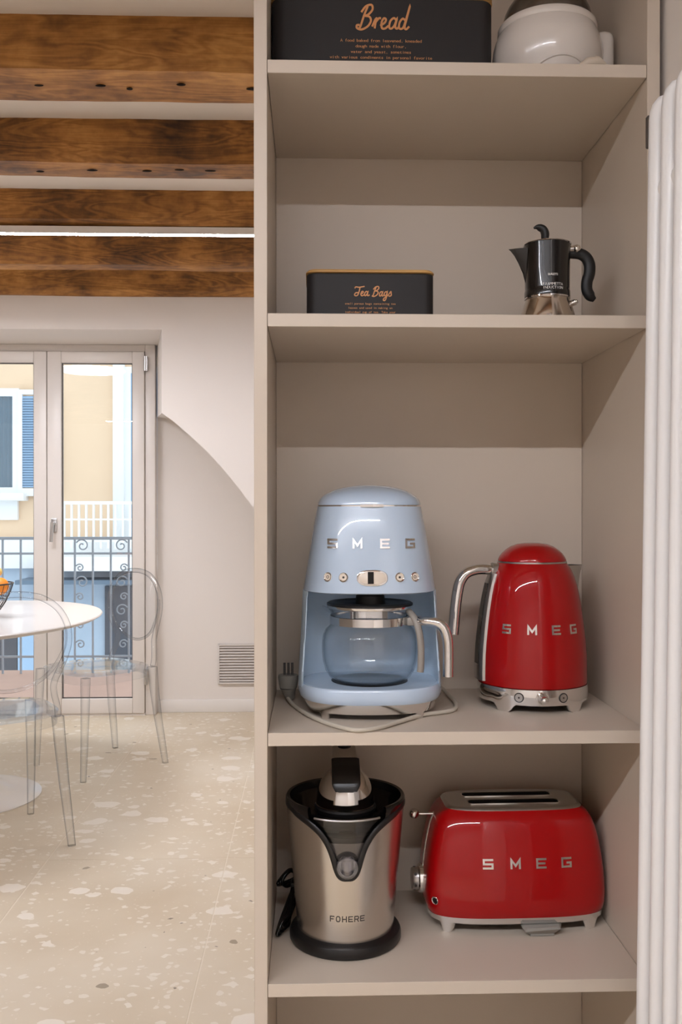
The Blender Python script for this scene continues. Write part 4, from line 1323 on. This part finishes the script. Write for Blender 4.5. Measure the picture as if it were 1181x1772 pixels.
shape = chair_shape()
ch0 = None
for lb, c, F in (('clear ghost chair with its back to the camera, nearest at the table', (-1.148, 3.401), (-.56, .83)),
                 ('clear ghost chair beyond the table, beside the balcony door', (-.997, 4.370), (-.70, -.714))):
    rz = atan2(F[1], F[0]) - pi / 2
    t = thing('dining_chair', lb, 'chair', (c[0], c[1], 0), rz, 'clear chairs round the oval table')
    if ch0 is None:
        for nm, g in shape: g.obj(nm, 'ghost_flat' if nm in ('seat', 'back_panel') else 'ghost', t, angle=45)
        ch0 = t
    else:
        for q in list(ch0.children):
            o = q.copy(); col.objects.link(o); o.parent = t

# ================================================================== BALCONY AND STREET
struct(G().box(-3.6, .6, 5.5, 7.05, -.20, -.012).obj('balcony_floor', 'terracotta', smooth=False), 'pinkish tiled balcony floor outside the door')
ry = 6.9
rl = thing('balcony_railing', 'grey wrought iron balcony railing with scrolls outside the door', 'railing', (-1.8, ry, -.012))
bars = [-1.3429 - .1306 * k for k in range(-6, 12)]
for z, r in ((.976, .011), (.865, .008), (.112, .008)):
    G().box(bars[-1] - .05 + 1.8, bars[0] + .05 + 1.8, -r * .8, r * .8, z + .012 - r, z + .012 + r, .002, 1).obj('rail', 'iron', rl)
b0 = None
for x in bars:
    if b0 is None:
        b0 = G().box(-.0065, .0065, -.0065, .0065, 0, .980).obj('bar', 'iron', rl, at=(x + 1.8, 0, 0), smooth=False)
    else:
        o = b0.copy(); col.objects.link(o); o.parent = rl; o.location = (x + 1.8, 0, 0)


def scroll(cx, cz, r, side, name='scroll'):
    pts = []
    for k in range(26):
        a = k / 25 * 2.6 * pi
        q = r * (1 - .80 * k / 25)
        pts.append((cx + side * q * cos(a + pi * .15), 0, cz + q * sin(a + pi * .15)))
    return G().tube(pts, .0055, 6, ref=(0, 1, 0)).obj(name, 'iron', rl)


for k0, side in ((3, -1), (0, 1), (-4, 1)):
    bx = bars[k0 + 6] + 1.8
    inn = bx - side * .052
    for z, r in ((.922, .048), (.760, .030), (.655, .046), (.548, .030), (.448, .046), (.340, .030), (.200, .034), (.060, .030)):
        scroll(bx - side * (r + .006), z + .012, r, side)

bY = 12.0
bd = thing('opposite_building', 'apricot rendered town house with white trim across the street', 'building', (-3.0, bY, -6.0))
o6 = lambda z: z + 6.0
ox = lambda x: x + 3.0
G().box(ox(-9), ox(3), 0, 2.0, o6(.836), o6(6.5)).obj('upper_wall', 'facade', bd, smooth=False)
G().box(ox(-9), ox(3), -.05, 2.0, 0, o6(.45)).obj('lower_wall', 'facade_grey', bd, smooth=False)
G().box(ox(-9), ox(3), -.14, 2.0, o6(.45), o6(.836), .01).obj('string_course', 'facade_white', bd)
G().box(ox(-2.5167), ox(-2.38), -.10, .02, o6(.84), o6(4.6), .005).obj('pilaster', 'facade_white', bd)
# tall window behind the white pilaster
w = G().box(ox(-2.38), ox(-2.30), -.05, .02, o6(.84), o6(3.0)).box(ox(-1.5), ox(-1.42), -.05, .02, o6(.84), o6(3.0)).box(ox(-2.30), ox(-1.5), -.05, .02, o6(2.92), o6(3.0)).obj('window', 'facade_white', bd, smooth=False)
G().box(ox(-2.30), ox(-1.92), -.04, .02, o6(.84), o6(2.92)).box(ox(-1.90), ox(-1.5), -.04, .02, o6(.84), o6(2.92)).obj('shutter_leaf', 'shutter', w, smooth=False)
# window on the left with an open shutter
w = G()
for a in ((-4.40, -4.30, 1.40, 2.72), (-3.78, -3.70, 1.40, 2.72), (-4.30, -3.78, 1.40, 1.47), (-4.30, -3.78, 2.62, 2.72), (-4.06, -4.02, 1.47, 2.62)):
    w.box(ox(a[0]), ox(a[1]), -.07, .02, o6(a[2]), o6(a[3]))
w = w.obj('window', 'facade_white', bd, smooth=False)
g = G()
for k in range(20):
    x = -4.30 + .52 * k / 19
    g.add([(ox(x), -.02 - .02 * (k % 2), o6(1.47)), (ox(x), -.02 - .02 * (k % 2), o6(2.62))], [])
g.f = [(2 * k, 2 * k + 2, 2 * k + 3, 2 * k + 1) for k in range(19)]
g.obj('curtain', 'curtain', w)
G().box(ox(-4.30), ox(-3.78), -.052, -.047, o6(1.47), o6(2.62)).obj('pane', 'pane', w, smooth=False)
G().box(ox(-4.5), ox(-3.60), -.20, .02, o6(1.30), o6(1.40), .01).obj('sill', 'facade_white', bd)
G().box(ox(-4.4), ox(-3.72), -.06, .02, o6(1.06), o6(1.30)).obj('apron', 'facade_white', bd, smooth=False)


def shutter(x0, x1, z0, z1):
    s = G()
    for a in ((x0, x0 + .05, z0, z1), (x1 - .05, x1, z0, z1), (x0 + .05, x1 - .05, z0, z0 + .10), (x0 + .05, x1 - .05, z1 - .06, z1)):
        s.box(ox(a[0]), ox(a[1]), -.10, -.06, o6(a[2]), o6(a[3]))
    so = s.obj('shutter', 'facade_white' if z0 > 1 else 'shutter', bd, smooth=False)
    g = G(); z = z0 + .11
    while z < z1 - .08:
        g.add([(ox(x0 + .05), -.095, o6(z)), (ox(x1 - .05), -.095, o6(z)), (ox(x1 - .05), -.066, o6(z + .034)), (ox(x0 + .05), -.066, o6(z + .034))], [(0, 1, 2, 3)])
        z += .032
    lo = g.obj('louvres', 'shutter', so, smooth=False)
    lo['kind'] = 'stuff'


shutter(-3.70, -3.22, 1.36, 2.70)
# balcony across the street
br = G().box(ox(-3.10), ox(-1.2), -.62, -.58, o6(1.25), o6(1.29)).box(ox(-3.10), ox(-1.2), -.61, -.59, o6(1.06), o6(1.08)).box(ox(-3.10), ox(-1.2), -.61, -.59, o6(.80), o6(.82)).obj('white_balcony_rail', 'facade_white', bd, smooth=False)
b1 = None
for k in range(22):
    x = -3.08 + k * .088
    if b1 is None:
        b1 = G().box(-.012, .012, -.612, -.588, o6(.72), o6(1.26)).obj('baluster', 'facade_white', br, at=(ox(x), 0, 0), smooth=False)
    else:
        o = b1.copy(); col.objects.link(o); o.parent = br; o.location = (ox(x), 0, 0)
G().box(ox(-3.15), ox(-1.15), -.70, 0, o6(.45), o6(.62), .01).obj('balcony_slab', 'facade_white', bd)
# street level openings
G().box(ox(-2.62), ox(-1.6), -.09, -.04, o6(-.9), o6(.22)).obj('shop_opening', 'ext_dark', bd, smooth=False)
G().box(ox(-3.95), ox(-3.72), -.09, -.04, o6(-.95), o6(-.38)).obj('lower_window', 'ext_dark', bd, smooth=False)
G().box(ox(-3.70), ox(-3.48), -.12, -.05, o6(-.95), o6(-.36)).obj('lower_shutter', 'shutter', bd, smooth=False)
G().box(ox(-3.6), ox(-1.2), -.55, -.04, o6(.28), o6(.33)).obj('awning', 'curtain', bd, smooth=False)
struct(G().box(-14, 8, 7.4, 16, -6.2, -6.0).obj('street', 'facade_grey', smooth=False))
